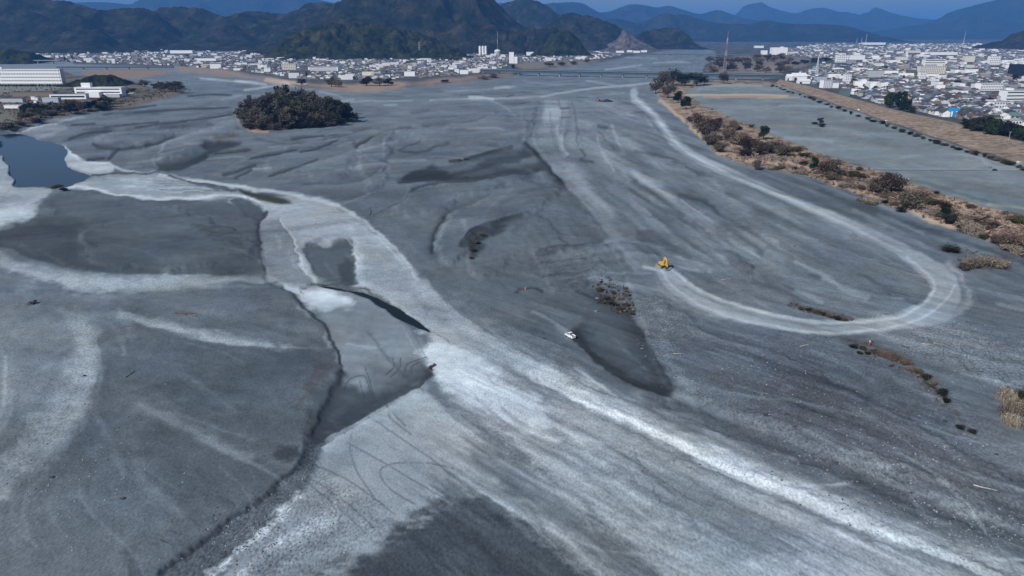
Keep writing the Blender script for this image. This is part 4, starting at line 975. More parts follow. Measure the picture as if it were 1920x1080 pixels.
def ordw(i):
    """0-based ordinal word"""
    i += 1
    if i <= 20: return ORD[i - 1]
    t, u = divmod(i, 10)
    return {3: "thirtieth", 4: "fortieth", 5: "fiftieth", 6: "sixtieth"}[t] if u == 0 else TENS[t] + "-" + ORD[u - 1]
KWORD = dict(bare="bare grey-brown", red="reddish brown bare", ever="dark evergreen", olive="olive green", reed="pale straw-coloured", dark="very dark green", pink="pinkish tan bare")
vr = np.random.default_rng(5)
def plant(name, meshes, part, px, py, wpx, hpx, label, cat, group=None, sink=.05):
    """stand a tree or shrub on the terrain at px, py, wpx and hpx being its size in the frame"""
    p = G(px, py); d = p.y * _c + (CAM_H - p.z) * _s           # depth along the lens axis
    w, h = wpx * d / FPX * .95, hpx * d / FPX * .97
    root = empty(name, (p.x, p.y, p.z - sink * h * .3), vr.random() * 6.28); root.scale = (w, w, h)
    tag(root, label, cat, group)
    c, t = meshes[int(vr.integers(len(meshes)))]
    for nm, me in ((part[0], c), (part[1], t)):
        o = bpy.data.objects.new(nm, me); COL.objects.link(o); o.parent = root
    return root
def tree(kd, px, py, w, h, label, group=None): return plant("tree", TREES[kd], ("crown", "trunk"), px, py, w, h, label, "tree", group)
def shrub(kd, px, py, w, h, label, group=None, cat="shrub"): return plant("shrub" if kd != 'reed' else "reed_clump", SHRUBS[kd], ("foliage", "stem"), px, py, w, h, label, cat, group)

# wooded island: crowns merge, so alike trees share a label
isl = []
for _ in range(900):
    x, y = vr.uniform(450, 660), vr.uniform(199, 243)
    if ((x - 553) / 104) ** 2 + ((y - 222) / 20) ** 2 < 1 and all(abs(x - a) > 11 or abs(y - b_) > 3.6 for a, b_ in isl): isl.append((x, y))
isl.sort(key=lambda p: p[1])
for x, y in isl:
    edge = (x - 553) / 104
    kd = 'dark' if (x > 628 and y > 214) or vr.random() < .26 else 'bare'  # darker leaves at the right end put the clump's shaded side into colour
    h = (30 + 16 * vr.random()) * (1 - .42 * edge ** 2) * (1.0 if y < 232 else .78)
    tree(kd, x, y, 31 + 10 * vr.random(), h, ("dark evergreen tree" if kd == 'dark' else "bare olive-brown tree") + (" at the left end" if edge < -.6 else " at the right end" if edge > .6 else " on the near rim" if y > 230 else " in the back rows" if y < 213 else " in the thick middle") + " of the wooded island in the riverbed", "trees of the wooded island")
for i, x in enumerate((470, 492, 515, 540, 566, 592, 616, 640)):
    shrub('olive' if i % 2 else 'red', x, 245 - abs(x - 500) * .07, 26, 16, f"{ordw(i)} low bush from the left along the near foot of the wooded island", "bushes round the wooded island")
tree('bare', 668, 229, 17, 20, "small thin grey tree standing apart at the right end of the wooded island")

# scrub bank between river bed and sports field
for kd, x, y, w, h, lab in (
    ('bare', 1229, 176, 30, 30, "rounded bare tree at river edge of the grove by the field's far corner"), ('bare', 1243, 166, 42, 36, "largest bare tree of the grove at the field's far left corner"),
    ('bare', 1252, 184, 34, 32, "bare tree just left of the two round evergreens by the field"), ('bare', 1262, 160, 46, 32, "broad grey tree of the corner grove reaching above the teal bridge"),
    ('dark', 1284, 161, 40, 26, "dark tree in middle of the grove under the teal bridge"), ('dark', 1306, 161, 34, 24, "right-hand dark tree of the grove under the teal bridge"),
    ('bare', 1320, 159, 26, 18, "small bare tree at right end of the grove under the bridge"), ('bare', 1357, 157, 26, 24, "lone bare tree rising in front of the teal bridge"),
    ('ever', 1271, 193, 25, 24, "upper of two round evergreens at the field's left edge"), ('ever', 1286, 204, 28, 24, "lower of two round evergreens at the field's left edge"),
    ('ever', 1431, 262, 23, 29, "single round evergreen tree standing on the scrub bank beside the field"), ('ever', 1525, 321, 18, 30, "narrow dark evergreen beside a big twiggy shrub on the scrub bank"),
    ('ever', 1770, 408, 20, 22, "small evergreen above a dark shrub at right end of scrub bank")):
    tree(kd, x, y, w, h, lab)
named = [('red', 1308, 236, 30, 30), ('red', 1322, 252, 34, 32), ('red', 1340, 246, 34, 26), ('bare', 1332, 272, 36, 26), ('bare', 1350, 285, 30, 20), ('red', 1366, 262, 34, 26), ('red', 1384, 272, 34, 30), ('red', 1372, 244, 26, 18),
         ('red', 1404, 284, 40, 34), ('dark', 1396, 292, 30, 14), ('red', 1424, 290, 36, 32), ('bare', 1445, 286, 40, 26), ('bare', 1466, 292, 38, 24), ('red', 1418, 319, 19, 24), ('olive', 1492, 284, 30, 10), ('olive', 1508, 294, 28, 10),
         ('red', 1552, 332, 46, 40), ('bare', 1560, 338, 32, 20), ('olive', 1605, 332, 34, 14), ('red', 1650, 352, 34, 22), ('red', 1674, 360, 56, 40), ('bare', 1640, 360, 30, 20), ('bare', 1704, 392, 48, 42), ('red', 1722, 380, 40, 26), ('bare', 1690, 398, 26, 16),
         ('olive', 1752, 384, 36, 14), ('olive', 1775, 391, 34, 14), ('bare', 1760, 410, 22, 16), ('dark', 1780, 420, 32, 24), ('reed', 1808, 428, 34, 16), ('reed', 1826, 436, 36, 18), ('pink', 1850, 432, 30, 16), ('bare', 1848, 422, 30, 7), ('dark', 1860, 425, 30, 8), ('dark', 1836, 416, 26, 6), ('olive', 1908, 418, 40, 15), ('olive', 1940, 426, 44, 16),
         ('pink', 1880, 450, 40, 26), ('pink', 1905, 462, 40, 28), ('bare', 1870, 458, 34, 22), ('reed', 1895, 470, 40, 14), ('reed', 1920, 480, 46, 16), ('pink', 1935, 470, 40, 26), ('reed', 1452, 318, 26, 8), ('reed', 1500, 326, 30, 8), ('reed', 1585, 352, 30, 10)]
named.sort(key=lambda q: q[0])
for i, (kd, x, y, w, h) in enumerate(named):
    shrub(kd, x, y, w, h, f"{KWORD[kd]} shrub, {ordw(i)} along the scrub bank counting from the teal bridge", "shrubs on the scrub bank")
extra = []
_vp = np.array(VERGE)
def in_poly(x, y, poly):
    ins = False
    for (ax, ay), (bx, by) in zip(poly, poly[1:] + poly[:1]):
        if (ay > y) != (by > y) and x < (bx - ax) * (y - ay) / (by - ay) + ax: ins = not ins
    return ins
while len(extra) < 66:
    x = vr.uniform(1290, 1960); y = vr.uniform(215, 500)
    if in_poly(x, y, VERGE): extra.append((x, y))
extra.sort()
for i, (x, y) in enumerate(extra):
    kd = ('red', 'bare', 'reed', 'bare', 'pink', 'olive')[int(vr.integers(6))]; s = .7 + .6 * vr.random()
    shrub(kd, x, y, 17 * s, 9 * s, f"low {KWORD[kd]} tuft, {ordw(i)} of the small ones along the scrub bank", "low tufts on the scrub bank")
# beside the haul track and on the right flats
for kd, x, y, w, h, lab in (('reed', 1822, 502, 34, 22, "left half of the pale reed patch beside the haul track bend"), ('reed', 1850, 500, 36, 24, "middle of the pale reed patch beside the haul track bend"), ('reed', 1880, 503, 36, 18, "right end of the pale reed patch beside the haul track bend"), ('bare', 1808, 506, 30, 16, "brown twigs at left foot of the pale reed patch"),
                        ('bare', 1778, 472, 40, 19, "low brown bush between pale reeds and scrub bank"), ('dark', 1790, 474, 20, 10, "dark end of the low brown bush near the reeds"),
                        ('reed', 1884, 752, 30, 30, "pale tan grass clump at the right edge of frame, upper one"), ('reed', 1905, 775, 34, 34, "pale tan grass clump at the right edge of frame, middle one"), ('reed', 1896, 798, 30, 26, "pale tan grass clump at the right edge of frame, lower one"), ('olive', 1915, 750, 26, 24, "greenish clump behind the pale grass at the right edge"),
                        ('reed', 1630, 384, 30, 14, "small straw tuft below the scrub bank near twiggy shrub"), ('bare', 1612, 378, 14, 10, "tiny dark bush left of a small straw tuft")):
    shrub(kd, x, y, w, h, lab)
row = [(1600, 652, 'dark', 20, 9), (1618, 656, 'olive', 16, 9), (1612, 664, 'dark', 12, 7), (1626, 664, 'dark', 14, 7), (1640, 662, 'bare', 20, 7), (1655, 668, 'red', 26, 8), (1676, 674, 'red', 28, 9), (1696, 682, 'red', 26, 10), (1705, 694, 'pink', 18, 9), (1722, 700, 'bare', 20, 10), (1736, 712, 'dark', 20, 14), (1748, 722, 'reed', 16, 14), (1766, 742, 'dark', 20, 18), (1774, 756, 'dark', 16, 14), (1800, 804, 'dark', 20, 10), (1822, 812, 'dark', 18, 9)]
for i, (x, y, kd, w, h) in enumerate(row):
    shrub(kd, x, y, w, h, f"{ordw(i)} clump from the haul track in the diagonal line of scrub on the right flats", "diagonal line of scrub")
for i, (x, y) in enumerate([(1502, 582), (1516, 584), (1530, 588), (1545, 592), (1556, 596), (1570, 600), (1584, 602)]):
    shrub('dark' if i % 2 else 'bare', x, y, 12 + 3 * (i % 3), 9, f"{ordw(i)} dark tuft from the left inside the haul track loop", "dark tufts inside the track loop")
for i, (x, y, kd, w, h) in enumerate([(1122, 548, 'bare', 16, 16), (1136, 562, 'bare', 18, 14), (1150, 552, 'bare', 14, 14), (1146, 572, 'red', 18, 14), (1162, 562, 'reed', 16, 10), (1172, 574, 'bare', 18, 12), (1180, 556, 'dark', 8, 8), (1160, 582, 'red', 16, 12), (1128, 530, 'dark', 7, 7), (1184, 590, 'bare', 16, 10)]):
    shrub(kd, x, y, w * .8, h * .75, f"{ordw(i)} bush of the tangled thicket below the yellow digger, numbered from the left top", "tangled thicket below the digger")
for i, (x, y, w) in enumerate([(886, 472, 16), (893, 456, 14), (905, 444, 14), (884, 486, 10), (860, 302, 12), (874, 300, 12)]):
    shrub('olive' if i < 4 else 'bare', x, y, w, 7 if i < 4 else 4, f"{ordw(i)} mossy tuft in the dark hollows left of the berm", "tufts in the dark hollows")
# hedge row at the foot of the levee
for i, t in enumerate(np.linspace(0, 1, 42)):
    k = t * (len(toe) - 15); a = toe[int(k)]; 
    kd = ('dark', 'bare', 'olive', 'dark')[i % 4]
    s = 1 + 1.1 * t
    shrub(kd, a[0] + vr.uniform(-4, 2), a[1] + 2 + vr.uniform(-.5, 1.5) + 2 * t, 8.5 * s * vr.uniform(.6, 1.4), 4.6 * s * vr.uniform(.6, 1.3), f"{ordw(i)} clipped shrub from the bridge in the hedge row at the levee foot", "hedge row at the levee foot")
shrub('dark', 1540, 238, 16, 8, "square dark hedge clump standing alone on the field path"); shrub('dark', 1527, 233, 14, 5, "thin dark hedge left of the square clump on the field path")
tree('bare', 1537, 234, 18, 14, "faint bare tree behind the dark hedge clump on the field path")
# town trees on the right
for i, (x, y, w, h) in enumerate([(1668, 202, 30, 30), (1684, 207, 32, 36), (1697, 211, 26, 26), (1662, 199, 20, 22), (1708, 214, 20, 16)]):
    tree('ever', x, y, w, h, f"{('large', 'largest', 'right-hand', 'left-hand', 'lowest')[i]} dark evergreen of the clump between levee and town houses", "evergreen clump by the levee")
for i, (x, y, w, h) in enumerate([(1816, 247, 36, 26), (1836, 252, 42, 34), (1860, 258, 44, 36), (1884, 262, 44, 34), (1906, 268, 40, 30), (1850, 246, 36, 30), (1875, 250, 40, 28), (1900, 256, 36, 26), (1930, 272, 40, 30), (1826, 242, 30, 22)]):
    tree('dark' if i % 2 else 'ever', x, y, w, h, f"{ordw(i)} tree of the big dark grove behind the levee at the right edge", "big dark grove behind the levee")
for i, (x, y, w, h) in enumerate([(1530, 118, 26, 9), (1508, 120, 24, 8), (1548, 115, 22, 8), (1490, 122, 20, 7), (1795, 160, 16, 10), (1690, 150, 14, 9), (1640, 170, 12, 9), (1850, 196, 26, 14), (1762, 200, 14, 10), (1600, 155, 12, 8), (1725, 180, 14, 9), (1880, 180, 16, 10), (1560, 140, 12, 7), (1900, 150, 18, 10), (1810, 130, 14, 7), (1660, 130, 12, 6)]):
    tree('dark', x, y, w, h, f"{ordw(i)} small dark tree standing among the town roofs right of the river", "dark trees among the town roofs")
# scrub woods beyond the bridge
sw = sorted([(float(vr.uniform(1326, 1480)), float(vr.uniform(112, 141))) for _ in range(30)])
for i, (x, y) in enumerate(sw):
    tree('red' if i % 3 else 'bare', x, y, 20 + 8 * vr.random(), 11 + 5 * vr.random(), f"{ordw(i)} reddish winter tree from the left in scrub wood beyond the bridge", "scrub wood beyond the bridge")
# left bank
for x, y, w, h, lab in ((272, 163, 22, 14, "small round bare tree at left of the bank spit"), (308, 172, 34, 20, "left half of the round brown thicket on the bank spit"), (330, 173, 38, 21, "right half of the round brown thicket on the bank spit"), (294, 168, 24, 12, "low brown tree between two round thickets on the bank spit")):
    tree('bare', x, y, w, h, lab)
lb = sorted([(float(vr.uniform(40, 205)), 0) for _ in range(24)])
for i, (x, _) in enumerate(lb):
    y = 226 - (x - 60) * .135 - vr.uniform(1, 13)
    (tree if i % 3 else shrub)(('bare', 'dark', 'bare', 'red')[i % 4], x, y, 24 + 10 * vr.random(), 14 + 9 * vr.random(), f"{ordw(i)} dark scrub tree from the left along the left river bank", "scrub along the left bank")
for i, x in enumerate(range(4, 118, 7)):
    shrub('dark', x, 162.5, 9, 5.5, f"{ordw(i)} dark garden bush from the left at the long apartment block's foot", "bushes at the apartment block's foot")
for i, (x, y, w, h, kd) in enumerate([(14, 240, 30, 14, 'bare'), (40, 236, 26, 12, 'bare'), (60, 232, 28, 16, 'pink'), (72, 230, 18, 10, 'dark'), (2, 246, 30, 8, 'dark'), (28, 246, 22, 7, 'bare'), (-6, 272, 20, 10, 'dark'), (105, 352, 26, 6, 'olive'), (120, 358, 16, 7, 'dark'), (210, 178, 16, 8, 'bare'), (232, 178, 24, 10, 'dark'), (248, 172, 18, 8, 'dark')]):
    shrub(kd, x, y, w, h, f"{ordw(i)} bush round the pond and left bank, counted from the frame's left edge", "bushes round the pond")
for i, (x, y, w, h, kd) in enumerate([(566, 160, 24, 14, 'bare'), (622, 163, 26, 20, 'bare'), (634, 164, 20, 16, 'bare'), (688, 161, 30, 18, 'dark'), (712, 161, 32, 16, 'bare'), (728, 160, 24, 14, 'dark'), (905, 150, 26, 9, 'red'), (925, 147, 26, 9, 'red'), (835, 155, 20, 6, 'dark'), (1030, 125, 26, 10, 'red'), (1052, 124, 22, 9, 'bare'), (1075, 122, 18, 8, 'bare'), (1100, 118, 18, 8, 'bare'), (962, 130, 8, 9, 'ever')]):
    tree(kd, x, y, w, h, f"{ordw(i)} winter tree from the left along the far bank below the town", "trees along the far bank")
hill("wooded_mound", [(128, 160), (145, 151), (170, 144), (190, 141), (208, 141), (222, 146), (236, 156), (246, 162)], 1420, 45, m_green, seed=35, canopy=3, step=1.4, rough=.3, sharp=.6)

# ground cover nobody could count: dry tufts over the banks
def cover(name, polys, n_, size, m_, label, seed):
    rg = np.random.default_rng(seed); V, F = [], []; k_ = 0
    while k_ < n_:
        poly, (x0, x1, y0, y1) = polys[int(rg.integers(len(polys)))]
        x, y = rg.uniform(x0, x1), rg.uniform(y0, y1)
        if not in_poly(x, y, poly): continue
        k_ += 1; q = G(x, y); s = size * (.4 + 1.2 * rg.random() ** 2)
        faces_blob(V, F, (q.x, q.y, q.z + s * .25), s * .8, 9, s * .55, rng=rg, squash=.5, up=1.0, thin=1.4)
    o = mesh_obj(name, V, F, m_); tag(o, label, None, None, "stuff")
VB = (1285, 1960, 200, 505)
cover("dry_scrub", [(VERGE, VB)], 1500, 1.5, ML['pink'], "dry tan scrub covering the bank between river and field", 3)
cover("dark_scrub", [(VERGE, VB), (LBANK, (0, 350, 165, 248))], 1500, 1.5, ML['bare'], "dark leafless scrub covering the river banks", 4)

cover("tangled_brush", [([(1108, 528), (1140, 520), (1185, 545), (1192, 590), (1160, 590), (1125, 570)], (1100, 1195, 515, 595))], 170, .8, ML['bare'], "tangled dead brush heaped below the yellow excavator", 5)
cover("low_brush", [([(1580, 640), (1640, 642), (1712, 680), (1790, 762), (1772, 768), (1700, 702), (1600, 664)], (1575, 1795, 635, 770)), ([(1480, 568), (1600, 596), (1596, 606), (1480, 580)], (1475, 1605, 565, 608)), ([(1790, 462), (1890, 486), (1900, 506), (1800, 508)], (1785, 1905, 460, 510)), ([(1866, 725), (1925, 735), (1925, 810), (1885, 800)], (1860, 1930, 720, 815))], 420, .75, ML['red'], "low reddish dead brush scattered on the right gravel flats", 6)
# ------------------------------------------------------------------ town houses
WALL = dict(white=(.78, .79, .80), cream=(.66, .63, .55), grey=(.42, .43, .45), tan=(.46, .39, .32), brown=(.20, .15, .12), blue_grey=(.36, .42, .50))
ROOF = dict(charcoal=(.055, .058, .065), slate_blue=(.09, .115, .16), brown=(.10, .075, .062), grey=(.20, .205, .215), silver=(.42, .44, .46), rust=(.17, .09, .07), white=(.70, .71, .72), teal=(.10, .17, .18))
MW = {k: mat("wall_" + k, v, .85, .10, .6) for k, v in WALL.items()}
MR = {k: mat("roof_" + k, v, .6, .18, .8) for k, v in ROOF.items()}
m_glass = mat("window_glass", (.03, .04, .055), .15, .2, 1.0, spec=.6)
m_frame = mat("white_trim", (.75, .76, .77), .7, .05)
SHAPES = dict(gable=(9.0, 7.2, 4.9, 2.5), hip=(9.4, 7.6, 4.9, 2.4), low=(10.5, 7.2, 2.9, 2.1), flat=(8.0, 7.4, 5.6, .5))
_hm = {}
def house_mesh(kind, which, colour):
    key = (kind, which, colour)
    if key in _hm: return _hm[key]
    w, d, h, r = SHAPES[kind]; b = MB()
    if which == 'walls':
        if kind in ('gable', 'low'): b.prism([(-d / 2, -1), (d / 2, -1), (d / 2, h), (0, h + r - .25), (-d / 2, h)], -w / 2, w / 2)
        else: b.box((0, 0, -1), (w, d, h + 1))
        me_o = b.build("walls", MW[colour])
    else:
        o_ = .55
        if kind in ('gable', 'low'):
            t = .25; e = r * o_ / (d / 2)
            b.prism([(-d / 2 - o_, h - e), (0, h + r), (d / 2 + o_, h - e), (d / 2 + o_, h - e + t), (0, h + r + t), (-d / 2 - o_, h - e + t)], -w / 2 - o_, w / 2 + o_)
        elif kind == 'hip':
            k = 0; x, y = w / 2 + o_, d / 2 + o_; rl = w / 2 - d / 2 * .8
            b.v += [(-x, -y, h + .003), (x, -y, h + .003), (x, y, h + .003), (-x, y, h + .003), (-rl, 0, h + r), (rl, 0, h + r)]
            b.f += [(0, 1, 5, 4), (1, 2, 5), (2, 3, 4, 5), (3, 0, 4), (3, 2, 1, 0)]
        else:
            b.box((0, 0, h + .003), (w + .5, d + .5, r)); b.box((w * .2, d * .1, h + r + .006), (2.4, 2.2, 1.8))
        me_o = b.build("roof", MR[colour])
    me = me_o.data; bpy.data.objects.remove(me_o)
    _hm[key] = me
    return me
_wm = MB().box((0, 0, 0), (1.7, .12, 1.3)).build("window", m_glass); WIN_ME = _wm.data; bpy.data.objects.remove(_wm)

hr = np.random.default_rng(23)
TOWN_R = [(1492, 150), (1530, 160), (1600, 181), (1680, 203), (1760, 219), (1840, 237), (1920, 261), (2010, 284), (2010, 76.5), (1640, 76.5), (1560, 80), (1480, 92), (1440, 104), (1500, 106), (1560, 112), (1535, 126), (1500, 136)]
TOWN_L = [(60, 116), (60, 92), (130, 92), (300, 92), (480, 96), (520, 108), (640, 108), (760, 106), (880, 104), (980, 103), (1090, 102), (1150, 99), (1170, 104), (1120, 112), (1060, 116), (960, 118), (935, 134), (860, 143), (760, 150), (640, 152), (560, 150), (480, 138), (400, 130), (320, 125), (200, 119)]
# keep-out spots (px, py, half width, half height) for the buildings placed by hand
HAND = []
def free_spot(px, py):
    return all(abs(px - a) > c or abs(py - b) > d for a, b, c, d in HAND)
# hand-placed larger blocks: px, base py, width px, height px, depth m, colour, label, windows?
def slab(name, px, py, wpx, hpx, depth, wall, label, cat="building", floors=0, bays=0, rz=0.0, roof=None, extra=None, ribbon=False):
    p = G(px, py); d = p.y * _c + (CAM_H - p.z) * _s
    w, h = wpx * d / FPX, hpx * d / FPX
    face = 0.0                                                   # long front looks down the river
    root = empty(name, (p.x, p.y, p.z), face + rz); tag(root, label, cat)
    MB().box((0, depth / 2, -1.5), (w, depth, h + 1.5)).build("walls", wall, root)
    rf_ = MB().box((0, depth / 2, h + .003), (w + .6, depth + .6, .5)).build("roof", roof or MR['silver'], root)
    if extra: MB().box((extra * w, depth * .5, h + .506), (w * .16, depth * .5, 3.0)).build("roof_room", wall, rf_)
    if floors:
        fh = h / floors
        for i in range(floors):
            if ribbon:
                MB().box((0, -.06, fh * i + fh * .35), (w * .92, .3, fh * .34)).build("window_band", m_glass, root)
            else:
                for j in range(bays):
                    o = bpy.data.objects.new("window", WIN_ME); COL.objects.link(o); o.parent = root
                    o.location = (-w / 2 + w * (j + .5) / bays, -.04, fh * i + fh * .35); o.scale = (w / bays * .5 / 1.7, 1, fh * .42 / 1.3)
    HAND.append((px, py - hpx / 2, wpx / 2 + 3, hpx / 2 + 2))
    return root, w, h
W_, C_, G_ = MW['white'], MW['cream'], MW['grey']
# left bank buildings
slab("apartment_block", 30, 161, 176, 30, 12, W_, "long white apartment block with rows of windows at far left", "apartment block", 5, 34, 0.0, extra=-.2)
r_, w_, h_ = slab("school_building", 186, 182, 88, 17, 13, W_, "white flat-roofed school with dark window bands below the wooded mound", "school", 3, 0, 0.0, roof=MR['white'], ribbon=True)
MB().box((-w_ * .26, 6, h_ + .51), (w_ * .19, 7, 6.5)).build("roof_tower", W_, r_); MB().box((-w_ * .08, -4, -1), (w_ * .3, 8, h_ * .55 + 1)).build("entrance_wing", W_, r_); MB().box((w_ * .34, -3.5, -1), (w_ * .3, 7, h_ * .35 + 1)).build("side_wing", MW['grey'], r_)
slab("school_wing", 128, 186, 66, 9, 10, W_, "low white wing with slate blue roof left of the school", "school", 1, 0, .05, roof=MR['slate_blue'], ribbon=True)
slab("long_shed", 62, 181, 78, 8, 9, MW['brown'], "long dark roofed shed in front of the apartment block", "shed", roof=MR['charcoal'])
slab("greenhouse", 26, 203, 36, 5, 6, W_, "bright white low greenhouse on the left bank scrub", "greenhouse", roof=MR['white'])
slab("white_hut", 62, 187, 7, 5, 4, W_, "left of two tiny white huts in front of the long dark shed", "hut", roof=MR['white']); slab("white_hut", 68, 188, 6, 4, 4, W_, "right of two tiny white huts in front of the long dark shed", "hut", roof=MR['white']); slab("white_hut", 66, 193, 5, 3.5, 4, W_, "tiny white hut nearest the left bank scrub", "hut", roof=MR['white'])
slab("row_house", 20, 192, 46, 7, 8, MW['grey'], "grey low house with slate roof behind the greenhouse", "house", roof=MR['slate_blue']); slab("row_house", 95, 192, 30, 8, 8, MW['blue_grey'], "pale blue-grey low house left of the riverside thicket", "house", roof=MR['silver'])
slab("small_shop", 142, 159, 14, 6, 8, W_, "small white building between apartment block and school", "building", roof=MR['white'])
# far bank, town centre left
slab("white_hall", 340, 100, 42, 5, 30, W_, "long white hall at the mountain foot, far left town", "hall", roof=MR['white']); slab("white_hall", 385, 114, 40, 4, 20, W_, "long pale hall in the middle of the left town", "hall", roof=MR['white'])
slab("apartment_block", 542, 131, 26, 11, 12, MW['cream'], "cream apartment block left of the near hill's foot", "apartment block", 4, 8, .1); slab("white_hall", 606, 133, 56, 7, 18, W_, "long white school hall under the near hill", "hall", 2, 0, 0, ribbon=True)
slab("white_hall", 768, 143, 20, 8, 14, W_, "white box hall on the far bank, middle of town", "hall", roof=MR['white']); slab("white_hall", 870, 139, 16, 7, 14, W_, "white hall beside the left end of the teal bridge", "hall", roof=MR['white'])
slab("white_hall", 690, 142, 22, 7, 12, C_, "cream hall behind bare trees on the far bank", "hall")
slab("white_tower", 959, 119, 9, 20, 12, W_, "tall white tower block left of the bridge", "tower"); slab("white_tower", 967, 119, 6, 12, 10, W_, "lower white block right beside the tall white tower", "tower")
for i, x in enumerate((900, 905.6, 911)):
    p = P(x, 105, 0); t = empty("silo", (p.x, p.y, 0)); tag(t, f"{('left', 'middle', 'right')[i]} of three tall white silos at the hill foot", "silo", "three white silos")
    MB().tube([(0, 0, 0), (0, 0, 42)], 5.4, 14).build("body", W_, t, smooth=False); MB().tube([(0, 0, 42.005), (0, 0, 45)], [5.7, 1.5], 14).build("cap", MR['white'], t)
t = empty("round_hall", P(933, 106, 0)); tag(t, "white dome-roofed round hall below the thin red and white mast", "hall")
MB().tube([(0, 0, 0), (0, 0, 22)], 14, 20).build("walls", MW['grey'], t); MB().tube([(0, 0, 22.005), (0, 0, 26), (0, 0, 29), (0, 0, 30.5)], [15, 14, 9, 3], 20).build("dome", MR['white'], t)
slab("white_hall", 994, 104, 14, 6, 20, W_, "small white hall left of the green cone hill", "hall", roof=MR['white'])
for i, (x, y, w) in enumerate(((1163, 99, 14), (1181, 98, 9), (1194, 99, 12), (1208, 98, 10))):
    slab("quarry_shed", x, y, w, 3.4, 25, W_, f"{ordw(i)} white shed from the left below the bare quarry hill", "shed", roof=MR['white'])
# right town landmarks
slab("white_factory", 1434, 103, 9, 8, 30, W_, "narrow white tower block left of the white factory complex", "building"); slab("white_factory", 1462, 103, 28, 13, 40, W_, "big white factory complex beyond the scrub wood", "factory", roof=MR['white'], extra=.2); slab("white_hall", 1424, 90, 16, 4, 30, W_, "white hall above the scrub wood near the far range", "hall"); slab("white_hall", 1295, 92, 14, 3, 30, W_, "far white hall at the foot of the dark hill", "hall")
def shed_gable(px, py, wpx, hpx, depth, label, wall=W_, roof='white', rz=0):
    p = G(px, py); d = p.y * _c + (CAM_H - p.z) * _s; w, h = wpx * d / FPX, hpx * d / FPX
    t = empty("warehouse", (p.x, p.y, p.z), rz); tag(t, label, "warehouse")
    MB().prism([(0, -1), (depth, -1), (depth, h * .62), (depth / 2, h * .96), (0, h * .62)], -w / 2, w / 2).build("walls", wall, t)
    MB().prism([(-.6, h * .6), (depth / 2, h), (depth + .6, h * .6), (depth + .6, h * .6 + .4), (depth / 2, h + .4), (-.6, h * .6 + .4)], -w / 2 - .5, w / 2 + .5).build("roof", MR[roof], t)
    MB().box((-w * .3, -.1, -.5), (w * .2, .3, h * .45)).build("door", m_glass, t); HAND.append((px, py - hpx / 2, wpx / 2 + 3, hpx / 2 + 2))
shed_gable(1499, 151, 26, 13, 18, "white gabled warehouse at the right end of the teal bridge"); shed_gable(1508, 157, 22, 8, 12, "lower white shed in front of the gabled warehouse"); shed_gable(1481, 151, 12, 11, 10, "small dark-doored shed left of the gabled warehouse")
slab("apartment_block", 1551, 165, 18, 14, 12, W_, "white four-storey block by the levee near the warehouses", "apartment block", 4, 5, .2); slab("apartment_block", 1567, 165, 10, 9, 10, W_, "lower white annex right of the four-storey block", "building"); slab("dark_block", 1540, 154, 18, 10, 14, MW['blue_grey'], "dark blue block behind the white four-storey block", "building", roof=MR['slate_blue'])
slab("white_tower", 1589, 157, 11, 17, 12, W_, "slim white tower block in town left of the green-roofed hall", "tower", 6, 3); slab("green_hall", 1642, 145, 28, 12, 18, MW['grey'], "grey-green hall with pale roof rim in middle of town", "hall", roof=MR['teal']); slab("green_hall", 1586, 180, 16, 10, 10, MR['teal'], "dark green box building close behind the levee", "building", roof=MR['teal'])
slab("apartment_block", 1748, 139, 48, 14, 16, C_, "long cream apartment complex in the middle of the right town", "apartment block", 4, 14, 0, extra=.3); slab("apartment_block", 1752, 124, 40, 12, 16, W_, "white stepped block behind the cream complex", "apartment block", 3, 0, 0, ribbon=True); slab("apartment_block", 1730, 148, 12, 12, 12, W_, "white corner block left of the cream complex", "apartment block", 4, 4)
slab("apartment_block", 1858, 170, 46, 13, 14, W_, "white school-like block with rows of windows right of town centre", "school", 3, 14, .1); slab("apartment_block", 1905, 189, 44, 18, 16, W_, "big white terraced building at the right edge of town", "building", 3, 0, .1, ribbon=True, extra=-.2); slab("apartment_block", 1864, 122, 20, 16, 14, W_, "white tower block below the dark hill at right", "tower", 5, 6); slab("dark_block", 1908, 142, 24, 20, 16, mat("dark_glass_wall", (.02, .026, .04), .4, .1, .2), "black box building at the right edge of town", "building", roof=MR['charcoal']); slab("apartment_block", 1818, 116, 18, 10, 18, C_, "pale curved-looking hall in the far right town", "hall")
slab("apartment_block", 1692, 113, 20, 6, 14, MW['cream'], "pale yellow hall among the far roofs", "hall"); slab("apartment_block", 1580, 117, 24, 13, 14, W_, "bright white block cluster in the far left of the right town", "apartment block", 4, 6); slab("apartment_block", 1608, 112, 26, 8, 14, W_, "long white block behind the bright cluster", "apartment block"); slab("apartment_block", 1898, 243, 34, 16, 12, W_, "white house block above the dark grove at the right edge", "building", 2, 5, .15); slab("apartment_block", 1875, 203, 28, 11, 12, W_, "white two-storey block left of the terraced building", "building", 2, 5, .1)
slab("white_hall", 1640, 84, 40, 4, 40, W_, "long white hall at the far edge of town", "hall"); slab("white_hall", 1770, 103, 50, 5, 30, W_, "wide pale hall in the far right town", "hall"); slab("white_hall", 1715, 99, 22, 4, 30, C_, "small pale hall left of the wide one in far town", "hall")
